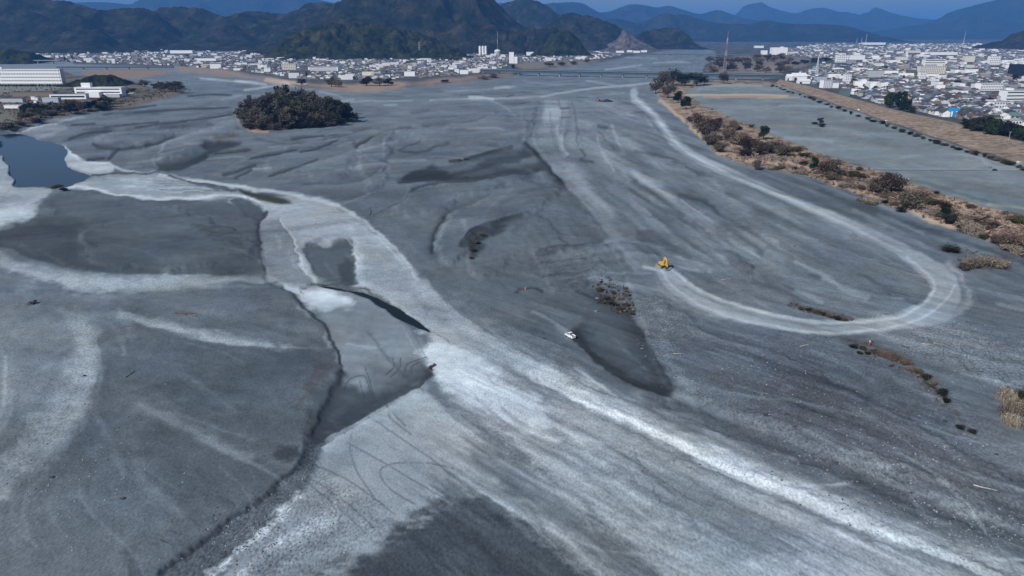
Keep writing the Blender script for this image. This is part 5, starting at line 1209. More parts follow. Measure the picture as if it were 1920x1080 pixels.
# the house wrapped in blue sheeting
p = G(1786, 219); t = empty("sheeted_house", p, math.atan2(p.y, p.x) - math.pi / 2 + .25); tag(t, "house wrapped in bright blue sheeting just behind the levee", "house"); HAND.append((1786, 210, 16, 12))
m_tarp = mat("blue_sheeting", (.015, .22, .52), .45, .25, .5); MB().box((0, 4, -1), (11.5, 8, 8.5)).build("walls", W_, t); MB().box((-1.2, -.15, -.5), (8.5, .25, 7.4)).build("sheeting", m_tarp, t); MB().box((-1.6, -.32, .2), (1.6, .1, 6.2)).build("pale_panel", W_, t); MB().prism([(-.6, 7.5), (4, 10.4), (8.6, 7.5), (8.6, 7.9), (4, 10.8), (-.6, 7.9)], -6.3, 6.3).build("roof", m_tarp, t)

lev_dir = (CREST[14][0] - CREST[4][0]); LA = math.atan2(lev_dir.y, lev_dir.x)
ca, sa = math.cos(LA), math.sin(LA)
cand = []
org = P(1492, 150)
for iu in range(-540, 480):
    for iv in range(-6, 530):
        # streets: blocks of four houses, then a gap
        uu = iu * 11.5 + (iu // 5) * 4.5; vv = iv * 10.8 + (iv // 2) * 4.2
        x = org.x + uu * ca - vv * sa; y = org.y + uu * sa + vv * ca
        if y < 300 or y > 6800: continue
        cand.append((x, y))
cand = np.array(cand); cand += hr.uniform(-2.2, 2.2, cand.shape)
cpx, cpy = chart(cand[:, 0], cand[:, 1])
def poly_mask(px, py, poly):
    ins = np.zeros(len(px), bool)
    for (ax, ay), (bx, by) in zip(poly, poly[1:] + poly[:1]):
        if ay != by: ins ^= ((ay > py) != (by > py)) & (px < (bx - ax) * (py - ay) / (by - ay) + ax)
    return ins
inR = poly_mask(cpx, cpy, TOWN_R)
okR = inR & (hr.random(len(cand)) < np.where(cand[:, 1] > 3600, .36, np.where(cand[:, 1] > 2400, .55, .86)))
for a, b, c, d in HAND: okR &= ~((abs(cpx - a) < c) & (abs(cpy - b - d * .6) < d * 1.2))
# stay clear of groves
for a, b, c, d in ((1684, 204, 30, 9), (1862, 252, 66, 14), (1530, 117, 40, 4)): okR &= ~((abs(cpx - a) < c) & (abs(cpy - b) < d))
R_ = cand[okR]; Rp = np.stack([cpx[okR], cpy[okR]], 1)
order = np.argsort(R_[:, 0] ** 2 + R_[:, 1] ** 2); R_, Rp = R_[order], Rp[order]
vis = (Rp[:, 0] < 1935); near_i = [i for i in range(len(R_)) if vis[i]][:300]
# labels: look plus place, every combination used once
PLACES = [("close behind the levee road", None), ]
LAND = [(1500, 150, "the gabled warehouse"), (1552, 163, "the white four-storey block"), (1590, 155, "the slim white tower"), (1588, 180, "the dark green box building"), (1642, 143, "the grey-green hall"), (1684, 203, "the evergreen clump"), (1740, 180, "the town centre"), (1786, 214, "the blue-sheeted house"), (1748, 137, "the cream complex"), (1858, 168, "the white school block"), (1905, 188, "the terraced building"), (1862, 250, "the big dark grove"), (1875, 202, "the two-storey block"), (1825, 225, "the grove's left end"), (1630, 190, "the levee bend")]
used = set(); wk, rk, sk = list(WALL), list(ROOF), ["gable", "hip", "low", "flat"]
SW = dict(gable="gabled", hip="hipped", low="low gabled", flat="flat")
wprob = np.array([.30, .10, .18, .11, .15, .16]); rprob = np.array([.33, .22, .13, .12, .07, .04, .05, .04]); sprob = [.38, .34, .16, .12]
front = TOWN_R[:8]
for cnt, i in enumerate(near_i):
    x, y = R_[i]; px, py = Rp[i]
    nm = min(LAND, key=lambda L: ((L[0] - px) / 1.6) ** 2 + (L[1] - py) ** 2)
    fy = np.interp(px, [q[0] for q in front], [q[1] for q in front])
    gap = fy - py
    left = "left" if px < nm[0] else "right"
    depth_w = "beside" if abs(px - nm[0]) < 14 and abs(py - nm[1]) < 6 else ("behind" if py < nm[1] - 5 else ("in front of" if py > nm[1] + 5 else f"to the {left} of"))
    place = ("by levee road, " if gap < 5 else "") + f"{depth_w} {nm[2]}"
    for tries in range(60):
        w_k = wk[hr.choice(6, p=wprob)]; r_k = rk[hr.choice(8, p=rprob)]; s_k = sk[hr.choice(4, p=sprob)]
        if tries > 25: w_k, r_k, s_k = wk[hr.integers(6)], rk[hr.integers(8)], sk[hr.integers(4)]
        lab = f"{w_k.replace('_', '-')} house with {SW[s_k]} {r_k.replace('_', ' ')} roof {place}"
        if len(lab.split()) > 16: lab = lab.replace("by levee road, ", "")
        if lab not in used: break
    used.add(lab)
    root = empty("house", (x, y, zat(x, y)), LA + (0 if hr.random() < .5 else math.pi / 2) + hr.uniform(-.06, .06)); sc = hr.uniform(.86, 1.22); root.scale = (sc * hr.uniform(.9, 1.15), sc, sc * hr.uniform(.92, 1.1))
    tag(root, lab, "house", "town houses behind the levee")
    wo = bpy.data.objects.new("walls", house_mesh(s_k, 'walls', w_k)); ro = bpy.data.objects.new("roof", house_mesh(s_k, 'roof', r_k))
    for o in (wo, ro): COL.objects.link(o); o.parent = root
    if cnt < 140:
        w, d, h, _r = SHAPES[s_k]
        for wx_, wz in ((-w * .26, h * .58), (w * .22, h * .58), (-w * .05, h * .16)):
            for sy in (-1, 1):
                o = bpy.data.objects.new("window", WIN_ME); COL.objects.link(o); o.parent = root; o.location = (wx_, sy * d / 2, wz)
# the rest of the right town and the left town read as one mass each
m_mass, n, l, b = new_mat("distant_houses"); at = n.new("ShaderNodeAttribute"); at.attribute_name = "tone"; l.new(at.outputs["Color"], b.inputs["Base Color"]); b.inputs["Roughness"].default_value = .75
def mass(name, pts, rot, label, big=.06):
    V, F, Cc = [], [], []; rv_ = list(ROOF.values())
    wv = [(.78, .79, .80), (.52, .50, .45), (.24, .25, .27), (.28, .24, .20), (.12, .10, .09), (.18, .22, .28), (.07, .075, .085)]; wp = [.15, .09, .22, .13, .15, .16, .10]
    for x, y in pts:
        z = 1.2 if x > 300 else 2.6
        a = rot + (0 if hr.random() < .5 else math.pi / 2) + hr.uniform(-.08, .08); c_, s_ = math.cos(a), math.sin(a)
        isbig = hr.random() < big
        w, d, h, r = (hr.uniform(14, 34), hr.uniform(8, 12), hr.uniform(6, 13), .4) if isbig else (hr.uniform(7, 11), hr.uniform(6, 8.5), hr.uniform(2.6, 5.2), hr.uniform(1.6, 2.8))
        wc = wv[hr.choice(7, p=wp)] if not (isbig and hr.random() < .5) else wv[0]; rc = rv_[6] if (isbig and hr.random() < .35) else rv_[hr.choice(8, p=rprob)]
        k = len(V); flat = isbig or hr.random() < .15
        for zz_ in (z - 1, z + h):
            for sx, sy in ((-.5, -.5), (.5, -.5), (.5, .5), (-.5, .5)): V.append((x + sx * w * c_ - sy * d * s_, y + sx * w * s_ + sy * d * c_, zz_))
        F += [(k, k + 1, k + 5, k + 4), (k + 1, k + 2, k + 6, k + 5), (k + 2, k + 3, k + 7, k + 6), (k + 3, k, k + 4, k + 7)]; Cc += [wc] * 4
        if flat: F.append((k + 4, k + 5, k + 6, k + 7)); Cc.append(rc)
        else:
            q = w / 2 - (d / 2 * .8 if hr.random() < .5 else 0)
            for sx in (-1, 1): V.append((x + sx * q * c_, y + sx * q * s_, z + h + r))
            F += [(k + 4, k + 5, k + 9, k + 8), (k + 6, k + 7, k + 8, k + 9), (k + 5, k + 6, k + 9), (k + 7, k + 4, k + 8)]; Cc += [rc] * 4
    me = bpy.data.meshes.new(name); me.from_pydata(V, [], F); ca_ = me.attributes.new("tone", 'FLOAT_COLOR', 'FACE')
    ca_.data.foreach_set("color", np.concatenate([np.array(Cc), np.ones((len(Cc), 1))], 1).astype(np.float32).ravel()); me.materials.append(m_mass)
    o = bpy.data.objects.new(name, me); COL.objects.link(o); tag(o, label, None, None, "stuff")
ns = set(near_i)
mass("distant_houses", [tuple(R_[i]) for i in range(len(R_)) if i not in ns], LA, "mass of distant white and grey houses filling the right town", .035)
gl = []
for y in np.arange(1330, 4700, 15.0):
    for x in np.arange(-3300, 900, 14.5): gl.append((x, y))
gl = np.array(gl); gl += hr.uniform(-3, 3, gl.shape); lx, ly = chart(gl[:, 0], gl[:, 1]); okL = poly_mask(lx, ly, TOWN_L) & (hr.random(len(gl)) < np.where(gl[:, 1] > 2600, .6, .78))
for a, b_, c, d in HAND: okL &= ~((abs(lx - a) < c) & (abs(ly - b_ - d * .6) < d * 1.2))
mass("distant_houses", [tuple(q) for q in gl[okL]], .2, "mass of distant white and grey houses below the mountains, left town", .05)
print("houses", len(near_i), len(R_), int(okL.sum()))
# ------------------------------------------------------------------ lattice masts
m_mred = mat("mast_red", (.36, .15, .14), .6, .1); m_mwhite = mat("mast_white", (.55, .56, .58), .6, .08); m_galv = mat("galvanised_steel", (.32, .34, .36), .5, .1)
def lattice(px, py, hpx, base_w, label, cols_, r=.45, arms=0, segs=8):
    p = G(px, py); d = math.sqrt(p.x ** 2 + p.y ** 2 + CAM_H ** 2); h = hpx * d / FPX
    root = empty("lattice_mast", p); tag(root, label, "mast")
    for i in range(segs):
        z0, z1 = h * i / segs, h * (i + 1) / segs
        w0, w1 = [base_w * (1 - .93 * (z / h) ** .8) / 2 for z in (z0, z1)]
        b = MB(); c0 = [(sx * w0, sy * w0, z0) for sx, sy in ((-1, -1), (1, -1), (1, 1), (-1, 1))]; c1 = [(sx * w1, sy * w1, z1) for sx, sy in ((-1, -1), (1, -1), (1, 1), (-1, 1))]
        for j in range(4):
            k = (j + 1) % 4; b.tube([c0[j], c1[j]], r, 4); b.tube([c0[j], c1[k]], r * .6, 4); b.tube([c0[k], c1[j]], r * .6, 4); b.tube([c1[j], c1[k]], r * .6, 4)
        b.build("lattice_section", cols_[i % len(cols_)], root)
    for i in range(arms):
        z = h * (.68 + .12 * i); MB().tube([(-base_w * .8, 0, z), (0, 0, z + 1.5), (base_w * .8, 0, z)], r * .8, 4).build("cross_arm", cols_[0], root)
lattice(1357, 142, 72, 8, "tall red and white lattice mast rising from the scrub wood beyond the bridge", (m_mred, m_mwhite), .11, segs=7)
lattice(787, 112, 30, 9, "grey lattice pylon at the foot of the near hill", (m_galv,), .5, arms=3)
lattice(1530, 142, 32, 7, "pale lattice mast on a roof-like base in the left of the right town", (m_mwhite,), .4)
lattice(933, 119, 53, 4, "thin red and white mast beside the tall white tower block", (m_mred, m_mwhite), .22, segs=8)
for i, (x, y, h) in enumerate(((1623, 80, 14), (1606, 80, 8), (1615, 80, 8), (1806, 82, 18), (1756, 150, 20), (1570, 118, 16), (1570, 150, 22))):
    p = G(x, y); d = math.sqrt(p.x ** 2 + p.y ** 2 + CAM_H ** 2); t = empty("antenna_mast", p)
    tag(t, ("tallest pale antenna mast on the far town skyline", "left short antenna on the far town skyline", "right short antenna on the far town skyline", "thin antenna mast on the right skyline above the white blocks", "pale mast in the middle of the right town", "thin mast among far roofs left of the bright cluster", "pale mast between the slim tower and the dark blue block")[i], "antenna")
    r = .18 * d / 1000; MB().tube([(0, 0, 0), (0, 0, h * d / FPX)], [r * 1.5, r * .6], 6).build("pole", m_mwhite, t); MB().box((0, 0, 0), (r * 8, r * 8, h * d / FPX * .12)).build("base", m_galv, t)
# lamp post on the levee
p = P(1891, 263, 4.8); t = empty("lamp_post", p, .3); tag(t, "pale T-shaped lamp post on the levee slope at right", "lamp post")
MB().tube([(0, 0, -.8), (0, 0, 7.5)], [.16, .1], 8).build("pole", m_mwhite, t); MB().box((0, 0, 7.5), (3.2, .25, .25)).build("arm", m_mwhite, t)

# ------------------------------------------------------------------ white pickup truck
m_wp = mat("white_paint", (.80, .81, .82), .35, .04, 1.5, spec=.5); m_tyre = mat("tyre_rubber", (.02, .02, .022), .9, .2, 4); m_dk = mat("dark_trim", (.035, .037, .04), .6, .1)
m_lamp = mat("lamp_glass", (.65, .66, .68), .2, .05, spec=.6); m_rlamp = mat("red_lamp", (.45, .03, .03), .3, .05)
def bev(o, w=.05, seg=2):
    m_ = o.modifiers.new("bevel", 'BEVEL'); m_.width = w; m_.segments = seg; m_.limit_method = 'ANGLE'; return o
p = G(1069, 633); t = empty("pickup_truck", p, math.radians(-56)); tag(t, "white pickup truck with open bed parked on the dark gravel", "pickup truck"); t.scale = (.86, .95, 1.18)
# +x is the rear; cab at -x
bd = MB().prism([(-2.45, .42), (2.5, .42), (2.5, .78), (.45, .78), (.45, 1.02), (-1.1, 1.05), (-2.35, .92), (-2.48, .7)], -.86, .86, axis='y').build("body", m_wp, t); bev(bd)
cab = MB().prism([(-1.15, 1.052), (.44, 1.052), (.36, 1.68), (-.45, 1.72), (-.62, 1.68)], -.76, .76, axis='y').build("cab", m_wp, t); bev(cab, .07, 3)
MB().prism([(-1.17, 1.10), (-.70, 1.60), (-.66, 1.60), (-1.11, 1.10)], -.66, .66, axis='y').build("windscreen", m_glass, cab); MB().prism([(.44, 1.15), (.39, 1.58), (.43, 1.58), (.48, 1.15)], -.6, .6, axis='y').build("rear_window", m_glass, cab)
for s in (-1, 1):
    MB().prism([(-.95, 1.12), (.3, 1.12), (.26, 1.58), (-.52, 1.58)], s * .765, s * .79, axis='y').build("side_window", m_glass, cab)
    MB().box((1.48, s * .82, .785), (2.04, .09, .42)).build("bed_side", m_wp, t); MB().box((-2.46, s * .6, .68), (.08, .32, .16)).build("headlight", m_lamp, t); MB().box((2.51, s * .74, .62), (.06, .16, .26)).build("tail_light", m_rlamp, t); MB().box((-.9, s * .95, 1.08), (.12, .2, .14)).build("mirror", m_dk, t)
    for x in (-1.55, 1.5):
        w = MB().tube([(x, s * .70, .34), (x, s * .93, .34)], .34, 18).build("wheel", m_tyre, t); MB().tube([(x, s * .92, .34), (x, s * .945, .34)], .19, 14).build("rim", m_galv, w)
MB().box((2.46, 0, .785), (.09, 1.55, .42)).build("tailgate", m_wp, t); MB().box((1.47, 0, .782), (1.93, 1.53, .03)).build("bed_floor", m_dk, t); MB().box((-2.5, 0, .45), (.1, 1.6, .2)).build("bumper", m_dk, t)

# ------------------------------------------------------------------ excavators
m_dust = mat("track_steel", (.055, .052, .05), .8, .3, 2)
def excavator(px, py, rz, paint, label, scale=1.0, boom_up=.9):
    p = G(px, py); root = empty("excavator", p, rz, scale); tag(root, label, "excavator")
    for s in (-1, 1):
        prof = [(-2.1, .35), (-1.8, .05), (1.8, .05), (2.1, .35), (2.1, .6), (1.8, .92), (-1.8, .92), (-2.1, .6)]
        tr = MB().prism(prof, s * 1.15 - .3, s * 1.15 + .3, axis='y').build("track", m_dust, root); bev(tr, .08)
        MB().prism([(-1.6, .3), (1.6, .3), (1.6, .66), (-1.6, .66)], s * 1.15 - .33, s * 1.15 + .33, axis='y').build("track_frame", paint, tr)
    MB().box((0, 0, .45), (2.0, 1.8, .5)).build("undercarriage", m_dust, root); MB().tube([(0, 0, .95), (0, 0, 1.12)], .8, 20).build("turntable", m_dust, root)
    # turning house: nose towards +x
    hs = MB().prism([(-1.3, 1.12), (1.35, 1.12), (1.35, 1.9), (-1.3, 1.95)], -1.35, .1, axis='y').build("engine_house", paint, root); bev(hs, .1, 3)
    h2 = MB().prism([(-1.3, 1.12), (.2, 1.12), (.2, 1.85), (-1.3, 1.95)], .102, 1.35, axis='y').build("side_housing", paint, root); bev(h2, .1, 3)
    cw = MB().prism([(-2.05, 1.3), (-1.305, 1.12), (-1.305, 2.0), (-1.95, 1.95)], -1.35, 1.35, axis='y').build("counterweight", paint, root); bev(cw, .15, 3)
    cb = MB().prism([(.25, 1.12), (1.75, 1.12), (1.8, 1.7), (1.45, 2.85), (.3, 2.85)], .35, 1.33, axis='y').build("cab", paint, root); bev(cb, .08, 2)
    MB().prism([(1.80, 1.75), (1.48, 2.72), (1.53, 2.72), (1.86, 1.75)], .45, 1.23, axis='y').build("windscreen", m_glass, cb); MB().prism([(.45, 1.85), (1.55, 1.85), (1.35, 2.7), (.45, 2.7)], 1.335, 1.36, axis='y').build("side_window", m_glass, cb)
    e = Vector((3.3, 0, 2.2 + 2.6 * boom_up)); tip = Vector((5.3, 0, 1.9)); y0 = -.35
    def beam(name, pts, wd, ht, m_):
        b = MB(); k = 0
        for i in range(len(pts) - 1):
            a, c = pts[i], pts[i + 1]; dd = (c - a).normalized(); nn = Vector((-dd.z, 0, dd.x)); h0, h1 = ht[i] / 2, ht[i + 1] / 2
            b.prism([((a - nn * h0).x, (a - nn * h0).z), ((c - nn * h1).x, (c - nn * h1).z), ((c + nn * h1).x, (c + nn * h1).z), ((a + nn * h0).x, (a + nn * h0).z)], y0 - wd / 2, y0 + wd / 2, axis='y')
        return b.build(name, m_, root)
    mid = Vector((2.0, 0, 2.0 + 2.9 * boom_up))
    bo = beam("boom", [Vector((.9, 0, 1.5)), mid, e + Vector((.9, 0, -.4))], .42, [.5, .75, .4], paint); st = beam("stick", [e + Vector((.5, 0, .35)), e + Vector((1.0, 0, -.6)), tip], .32, [.3, .5, .28], paint)
    MB().tube([Vector((1.3, y0, 1.5)), Vector((2.1, y0, 1.75 + 2.3 * boom_up))], .1, 8).build("boom_cylinder", m_galv, bo); MB().tube([mid + Vector((.1, y0, .5)), e + Vector((.5, y0, .5))], .09, 8).build("stick_cylinder", m_galv, st)
    bk = MB().prism([(5.25, 2.05), (5.6, 1.7), (5.55, 1.0), (5.0, .75), (4.5, .95), (4.75, 1.15), (5.1, 1.2), (5.2, 1.6)], y0 - .55, y0 + .55, axis='y').build("bucket", m_dust, root); bev(bk, .04)
    for i in range(4): MB().box((4.42, y0 - .42 + .28 * i, .86), (.3, .1, .1)).build("tooth", m_galv, bk)
    return root
m_yel = mat("machine_yellow", (.72, .40, .045), .45, .1, 1.5, spec=.4); m_red = mat("machine_red", (.36, .05, .07), .5, .1, 1.5)
excavator(1243, 501, math.radians(-82), m_yel, "yellow excavator at the inner end of the haul track", 1.12)
excavator(1124, 190, math.radians(-150), m_red, "small red excavator far off on the worked gravel near the bridge", 1.2)
m_pile = forest_mat("dark_spoil", (.02, .03, .035), (.03, .042, .05), (.05, .06, .07), .4)
def heap(px, py, w, h, label, m_=None, sq=.6):
    p = G(px, py); b = MB(); n_ = 16; rr = np.random.default_rng(int(px)); R0 = [(1, 0), (.8, .3), (.55, .62), (.28, .88)]
    for r0, z in R0:
        for j in range(n_):
            a = 6.283 * j / n_; q = r0 * (1 + .18 * rr.normal()); b.v.append((w * q * math.cos(a), w * sq * q * math.sin(a), h * z - .15 * (z == 0)))
    b.v.append((0, 0, h))
    for i in range(3):
        for j in range(n_): j2 = (j + 1) % n_; b.f.append((i * n_ + j, i * n_ + j2, (i + 1) * n_ + j2, (i + 1) * n_ + j))
    for j in range(n_): b.f.append((3 * n_ + j, 3 * n_ + (j + 1) % n_, 4 * n_))
    o = b.build("spoil_heap", m_ or m_pile, None, smooth=True); o.location = p; return tag(o, label, "heap")
heap(1137, 191, 9, 4.2, "dark spoil heap just right of the small red excavator")
m_gravel = mat("heap_gravel", (.13, .14, .155), .95, .25, .8); 

# ------------------------------------------------------------------ markers, driftwood, stones
m_orange = mat("marker_red", (.62, .10, .07), .6, .1)
def marker(px, py, label, cone=False):
    p = G(px, py); t = empty("traffic_cone" if cone else "marker_post", p); tag(t, label, "cone" if cone else "marker post")
    if cone:
        MB().box((0, 0, 0), (.7, .7, .06)).build("base", m_orange, t); MB().tube([(0, 0, .06), (0, 0, .55)], [.26, .15], 12).build("body", m_orange, t); MB().tube([(0, 0, .555), (0, 0, .95)], [.15, .05], 12).build("white_top", m_mwhite, t)
    else:
        MB().tube([(0, 0, -.2), (0, 0, 1.7)], .09, 8).build("pole", m_orange, t); MB().box((0, 0, 1.705), (.34, .34, .6)).build("white_head", m_mwhite, t)
marker(1629, 650, "red and white marker post below the haul track"); marker(1733, 517, "red and white cone on the inside of the haul track bend", True); marker(1803, 518, "red and white cone on the outside of the haul track bend", True); marker(985, 543, "red and white cone in the small dark hollow left of the pickup", True)
m_dw = mat("weathered_wood", (.05, .042, .036), .95, .3, 2); m_pw = mat("bleached_wood", (.42, .40, .37), .9, .2, 2); m_rw = mat("brown_wood", (.12, .065, .05), .95, .3, 2)
def log(px0, py0, px1, py1, r, m_, label, root=False, seed=0):
    a, b_ = G(px0, py0), G(px1, py1); rr = np.random.default_rng(seed + 3); L = (b_ - a).length
    t = empty("driftwood_log", a, math.atan2(b_.y - a.y, b_.x - a.x)); tag(t, label, "driftwood")
    MB().tube([(0, 0, r * .6), (L * .35, .06 * L * rr.normal(), r * .8), (L * .7, .05 * L * rr.normal(), r * .7), (L, 0, r * .4)], [r, r * .85, r * .7, r * .35], 8).build("trunk", m_, t)
    for i in range(3):
        x = L * (.35 + .2 * i); MB().tube([(x, 0, r * .8), (x + .3 * L * .3, (.14 * L) * (1 if i % 2 else -1), r + .15)], [r * .35, r * .1], 5).build("branch", m_, t)
    if root:
        for i in range(6):
            q = 6.283 * i / 6; MB().tube([(0, 0, r * .7), (-r * .8, math.cos(q) * r * 2, r * .7 + max(-.3, math.sin(q)) * r * 2)], [r * .5, r * .12], 5).build("root", m_, t)
log(1826, 910, 1869, 921, .16, m_pw, "bleached driftwood trunk with dark root end, lower right gravel", True, 1); log(236, 708, 253, 695, .16, m_dw, "single dark stick lying on the left terrace", False, 2); log(331, 588, 380, 592, .3, m_rw, "long reddish brown log half buried on the left terrace", True, 3)
log(1500, 650, 1516, 646, .14, m_pw, "small bleached branch right below the haul track's bottom curve", False, 4); log(1729, 645, 1758, 646, .12, m_pw, "thin bleached stick on pale gravel right of the marker post", False, 5); log(1352, 525, 1370, 522, .14, m_pw, "pale curved branch right of the yellow excavator", False, 6); log(1262, 663, 1280, 663, .12, m_pw, "thin pale stick below the haul track's left end", False, 7)
log(694, 403, 700, 385, .16, m_dw, "dark upright-looking snag above the main channel's rim", True, 8); log(229, 614, 250, 611, .1, m_rw, "thin reddish twig left of the long log", False, 9); log(805, 694, 814, 682, .45, m_rw, "dark stump lodged at the tip of the bright silt sheet", True, 10); log(595, 532, 612, 536, .15, m_dw, "dark branch at the head of the narrow channel pool", False, 11); log(563, 546, 574, 553, .12, m_dw, "dark twig on the bright silt patch by the channel", False, 12); log(1690, 648, 1706, 654, .2, m_dw, "dark log right of the marker post", False, 13); log(1592, 434, 1597, 440, .14, m_pw, "tiny pale branch on the haul track's upper run", False, 14); log(300, 1012, 330, 1022, .07, m_dw, "thin dark stick near the foot of the left terrace edge", False, 15)
# uprooted stump
p = G(62, 570); t = empty("uprooted_stump", p, .4); tag(t, "black uprooted tree stump with spread roots on the left terrace", "stump")
MB().tube([(-.2, 0, .2), (.3, .1, .8), (.9, .3, 1.2), (1.5, .4, 1.1)], [.55, .5, .38, .12], 9).build("trunk", m_dw, t)
rr = np.random.default_rng(4)
for i in range(11):
    a = 6.283 * i / 11 + rr.normal() * .2; L = 1.3 + 1.3 * rr.random(); MB().tube([(.1, 0, .5), (math.cos(a) * L * .5, math.sin(a) * L * .5, .7 * rr.random() + .3), (math.cos(a) * L, math.sin(a) * L, -.05)], [.26, .14, .04], 6).build("root", m_dw, t)
# boulders in the thicket
m_rock = mat("river_rock", (.15, .15, .16), .9, .25, 1.5); m_rockd = mat("dark_rock", (.05, .05, .05), .9, .25, 1.5)
rk_ = []
for k in range(4):
    bm = bmesh.new(); bmesh.ops.create_icosphere(bm, subdivisions=2, radius=1); r2 = np.random.default_rng(k)
    for v in bm.verts:
        q = v.co.normalized(); v.co = Vector((q.x * 1.2, q.y * .9, q.z * .7)) * (1 + .16 * math.sin(q.x * 4 + k) + .12 * r2.normal())
    me = bpy.data.meshes.new("boulder"); bm.to_mesh(me); bm.free(); me.materials.append(m_rock if k % 2 else m_rockd); rk_.append(me)
for i in range(14):
    x, y = 1112 + vr.random() * 76, 526 + vr.random() * 60; o = bpy.data.objects.new("boulder", rk_[i % 4]); COL.objects.link(o); o.location = G(x, y) + Vector((0, 0, .1)); s = .35 + .5 * vr.random(); o.scale = (s, s, s); o.rotation_euler = (0, 0, vr.random() * 6)
    tag(o, ("dark rock" if i % 2 == 0 else "pale rock") + " lying among the tangled thicket below the yellow excavator", "rock", "rocks in the thicket")
for i, (x, y) in enumerate([(1436, 779), (1476, 777), (1491, 800), (1772, 790), (1868, 852), (1490, 462), (1372, 414), (1018, 625), (1020, 635), (158, 705), (97, 895), (230, 935), (545, 478), (180, 462), (1100, 398)]):
    o = bpy.data.objects.new("boulder", rk_[0 if i % 3 else 2]); COL.objects.link(o); o.location = G(x, y); s = .3 + .25 * vr.random(); o.scale = (s * 1.4, s, s); tag(o, f"lone dark stone out on open gravel, {ordw(i)} of the scattered ones", "rock", "lone dark stones")
# countless small stones
def stones(name, n_, spots, size, m_, label, seed):
    rg = np.random.default_rng(seed); V, F = [], []
    for _ in range(n_):
        x, y, rx, ry = spots[int(rg.integers(len(spots)))]; q = G(x + rx * rg.normal() * .5, y + ry * rg.normal() * .5) if _ % 1 == 0 else None
        s = size * (.5 + rg.random() ** 3 * 1.6); k = len(V); a = rg.random() * 6.28
        for j in range(5): V.append((q.x + s * math.cos(a + 1.257 * j) * (.8 + .4 * rg.random()), q.y + s * math.sin(a + 1.257 * j) * (.7 + .4 * rg.random()), q.z - .05))
        V.append((q.x + s * .2 * rg.normal(), q.y, q.z + s * .75))
        for j in range(5): F.append((k + j, k + (j + 1) % 5, k + 5))
    o = mesh_obj(name, V, F, m_); tag(o, label, None, None, "stuff")
stones("pale_stones", 800, [(1500, 740, 160, 70), (1650, 780, 160, 80), (1750, 850, 120, 70), (1420, 700, 100, 50), (1800, 660, 120, 60)], .13, mat("pale_stone", (.40, .39, .37), .9, .25, 1), "pale stones strewn over the right gravel flats", 1)
stones("grey_gravel", 3800, [(480, 1010, 120, 70), (600, 960, 90, 60), (1500, 860, 220, 60), (1750, 960, 160, 60), (1850, 1010, 120, 60), (60, 700, 120, 160), (250, 535, 160, 16), (900, 790, 100, 60), (1250, 640, 60, 60), (1800, 650, 120, 60), (150, 900, 160, 140)], .17, mat("grey_stone", (.23, .245, .265), .9, .35, 1), "loose grey gravel strewn over the river bed", 2)
stones("dark_gravel", 1800, [(480, 1010, 120, 70), (1500, 860, 220, 60), (1700, 940, 200, 60), (1250, 640, 60, 60), (1060, 470, 50, 50), (1650, 700, 120, 60), (200, 800, 260, 180)], .17, mat("dark_stone", (.05, .053, .06), .9, .3, 1), "loose dark gravel strewn over the river bed", 3)

# ------------------------------------------------------------------ field: people, small booths
m_teal2 = mat("booth_teal", (.10, .30, .30), .5, .1)
def booth(px, py, label, h=2.6, w=1.6):
    p = G(px, py); t = empty("portable_booth", p, .4); tag(t, label, "booth"); MB().box((0, 0, -.1), (w, w, h)).build("body", m_teal2, t); MB().box((0, 0, h - .095), (w + .2, w + .2, h * .35), top=.7).build("roof", m_mwhite, t); MB().box((0, -w / 2 - .03, .05), (w * .6, .05, h * .8)).build("door", m_mwhite, t)
booth(1660, 233, "teal booth with white top in the levee hedge row, middle of the field edge", 3.6, 2.2); booth(1908, 311, "teal booth with white top beside the levee hedge at the right edge", 2.8, 1.8)
p = G(1570, 203); 
pv_ = G(1609, 207); t = empty("parked_van", pv_, LA); tag(t, "white parked van in the hedge row at the levee foot", "van"); bev(MB().prism([(-2.3, .4), (2.3, .4), (2.3, 2.0), (-1.2, 2.0), (-2.0, 1.2), (-2.3, 1.1)], -.85, .85, axis='y').build("body", m_wp, t), .1)
for s in (-1, 1):
    MB().prism([(-1.75, 1.25), (1.6, 1.25), (1.6, 1.75), (-1.15, 1.75)], s * .855, s * .875, axis='y').build("side_window", m_glass, t)
    for x in (-1.4, 1.4): MB().tube([(x, s * .7, .34), (x, s * .9, .34)], .34, 14).build("wheel", m_tyre, t)
pc = G(1865, 320); t = empty("parked_car", pc, .2); tag(t, "small dark car on the sports field beside two people", "car"); m_dcar = mat("dark_car_paint", (.02, .028, .04), .3, .1, spec=.5)
bev(MB().prism([(-2.0, .35), (2.0, .35), (2.05, .8), (1.1, .9), (-1.5, .92), (-2.05, .8)], -.82, .82, axis='y').build("body", m_dcar, t), .08); cbn = MB().prism([(-1.4, .922), (1.0, .902), (.5, 1.45), (-1.0, 1.45)], -.72, .72, axis='y').build("cabin", m_dcar, t); bev(cbn, .08)
MB().prism([(.98, .98), (.56, 1.40), (.60, 1.40), (1.06, .98)], -.6, .6, axis='y').build("windscreen", m_glass, cbn)
for s in (-1, 1):
    MB().prism([(-1.2, .98), (.8, .98), (.42, 1.38), (-.9, 1.38)], s * .725, s * .74, axis='y').build("side_window", m_glass, cbn)
    for x in (-1.25, 1.25): MB().tube([(x, s * .66, .32), (x, s * .86, .32)], .32, 14).build("wheel", m_tyre, t)
m_cloth = [mat("dark_clothes", (.03, .035, .05), .9, .1), mat("navy_clothes", (.02, .03, .07), .9, .1), mat("grey_clothes", (.12, .12, .13), .9, .1)]; m_skin = mat("skin", (.45, .30, .22), .6, .05); m_hair = mat("hair", (.015, .012, .01), .7, .1)
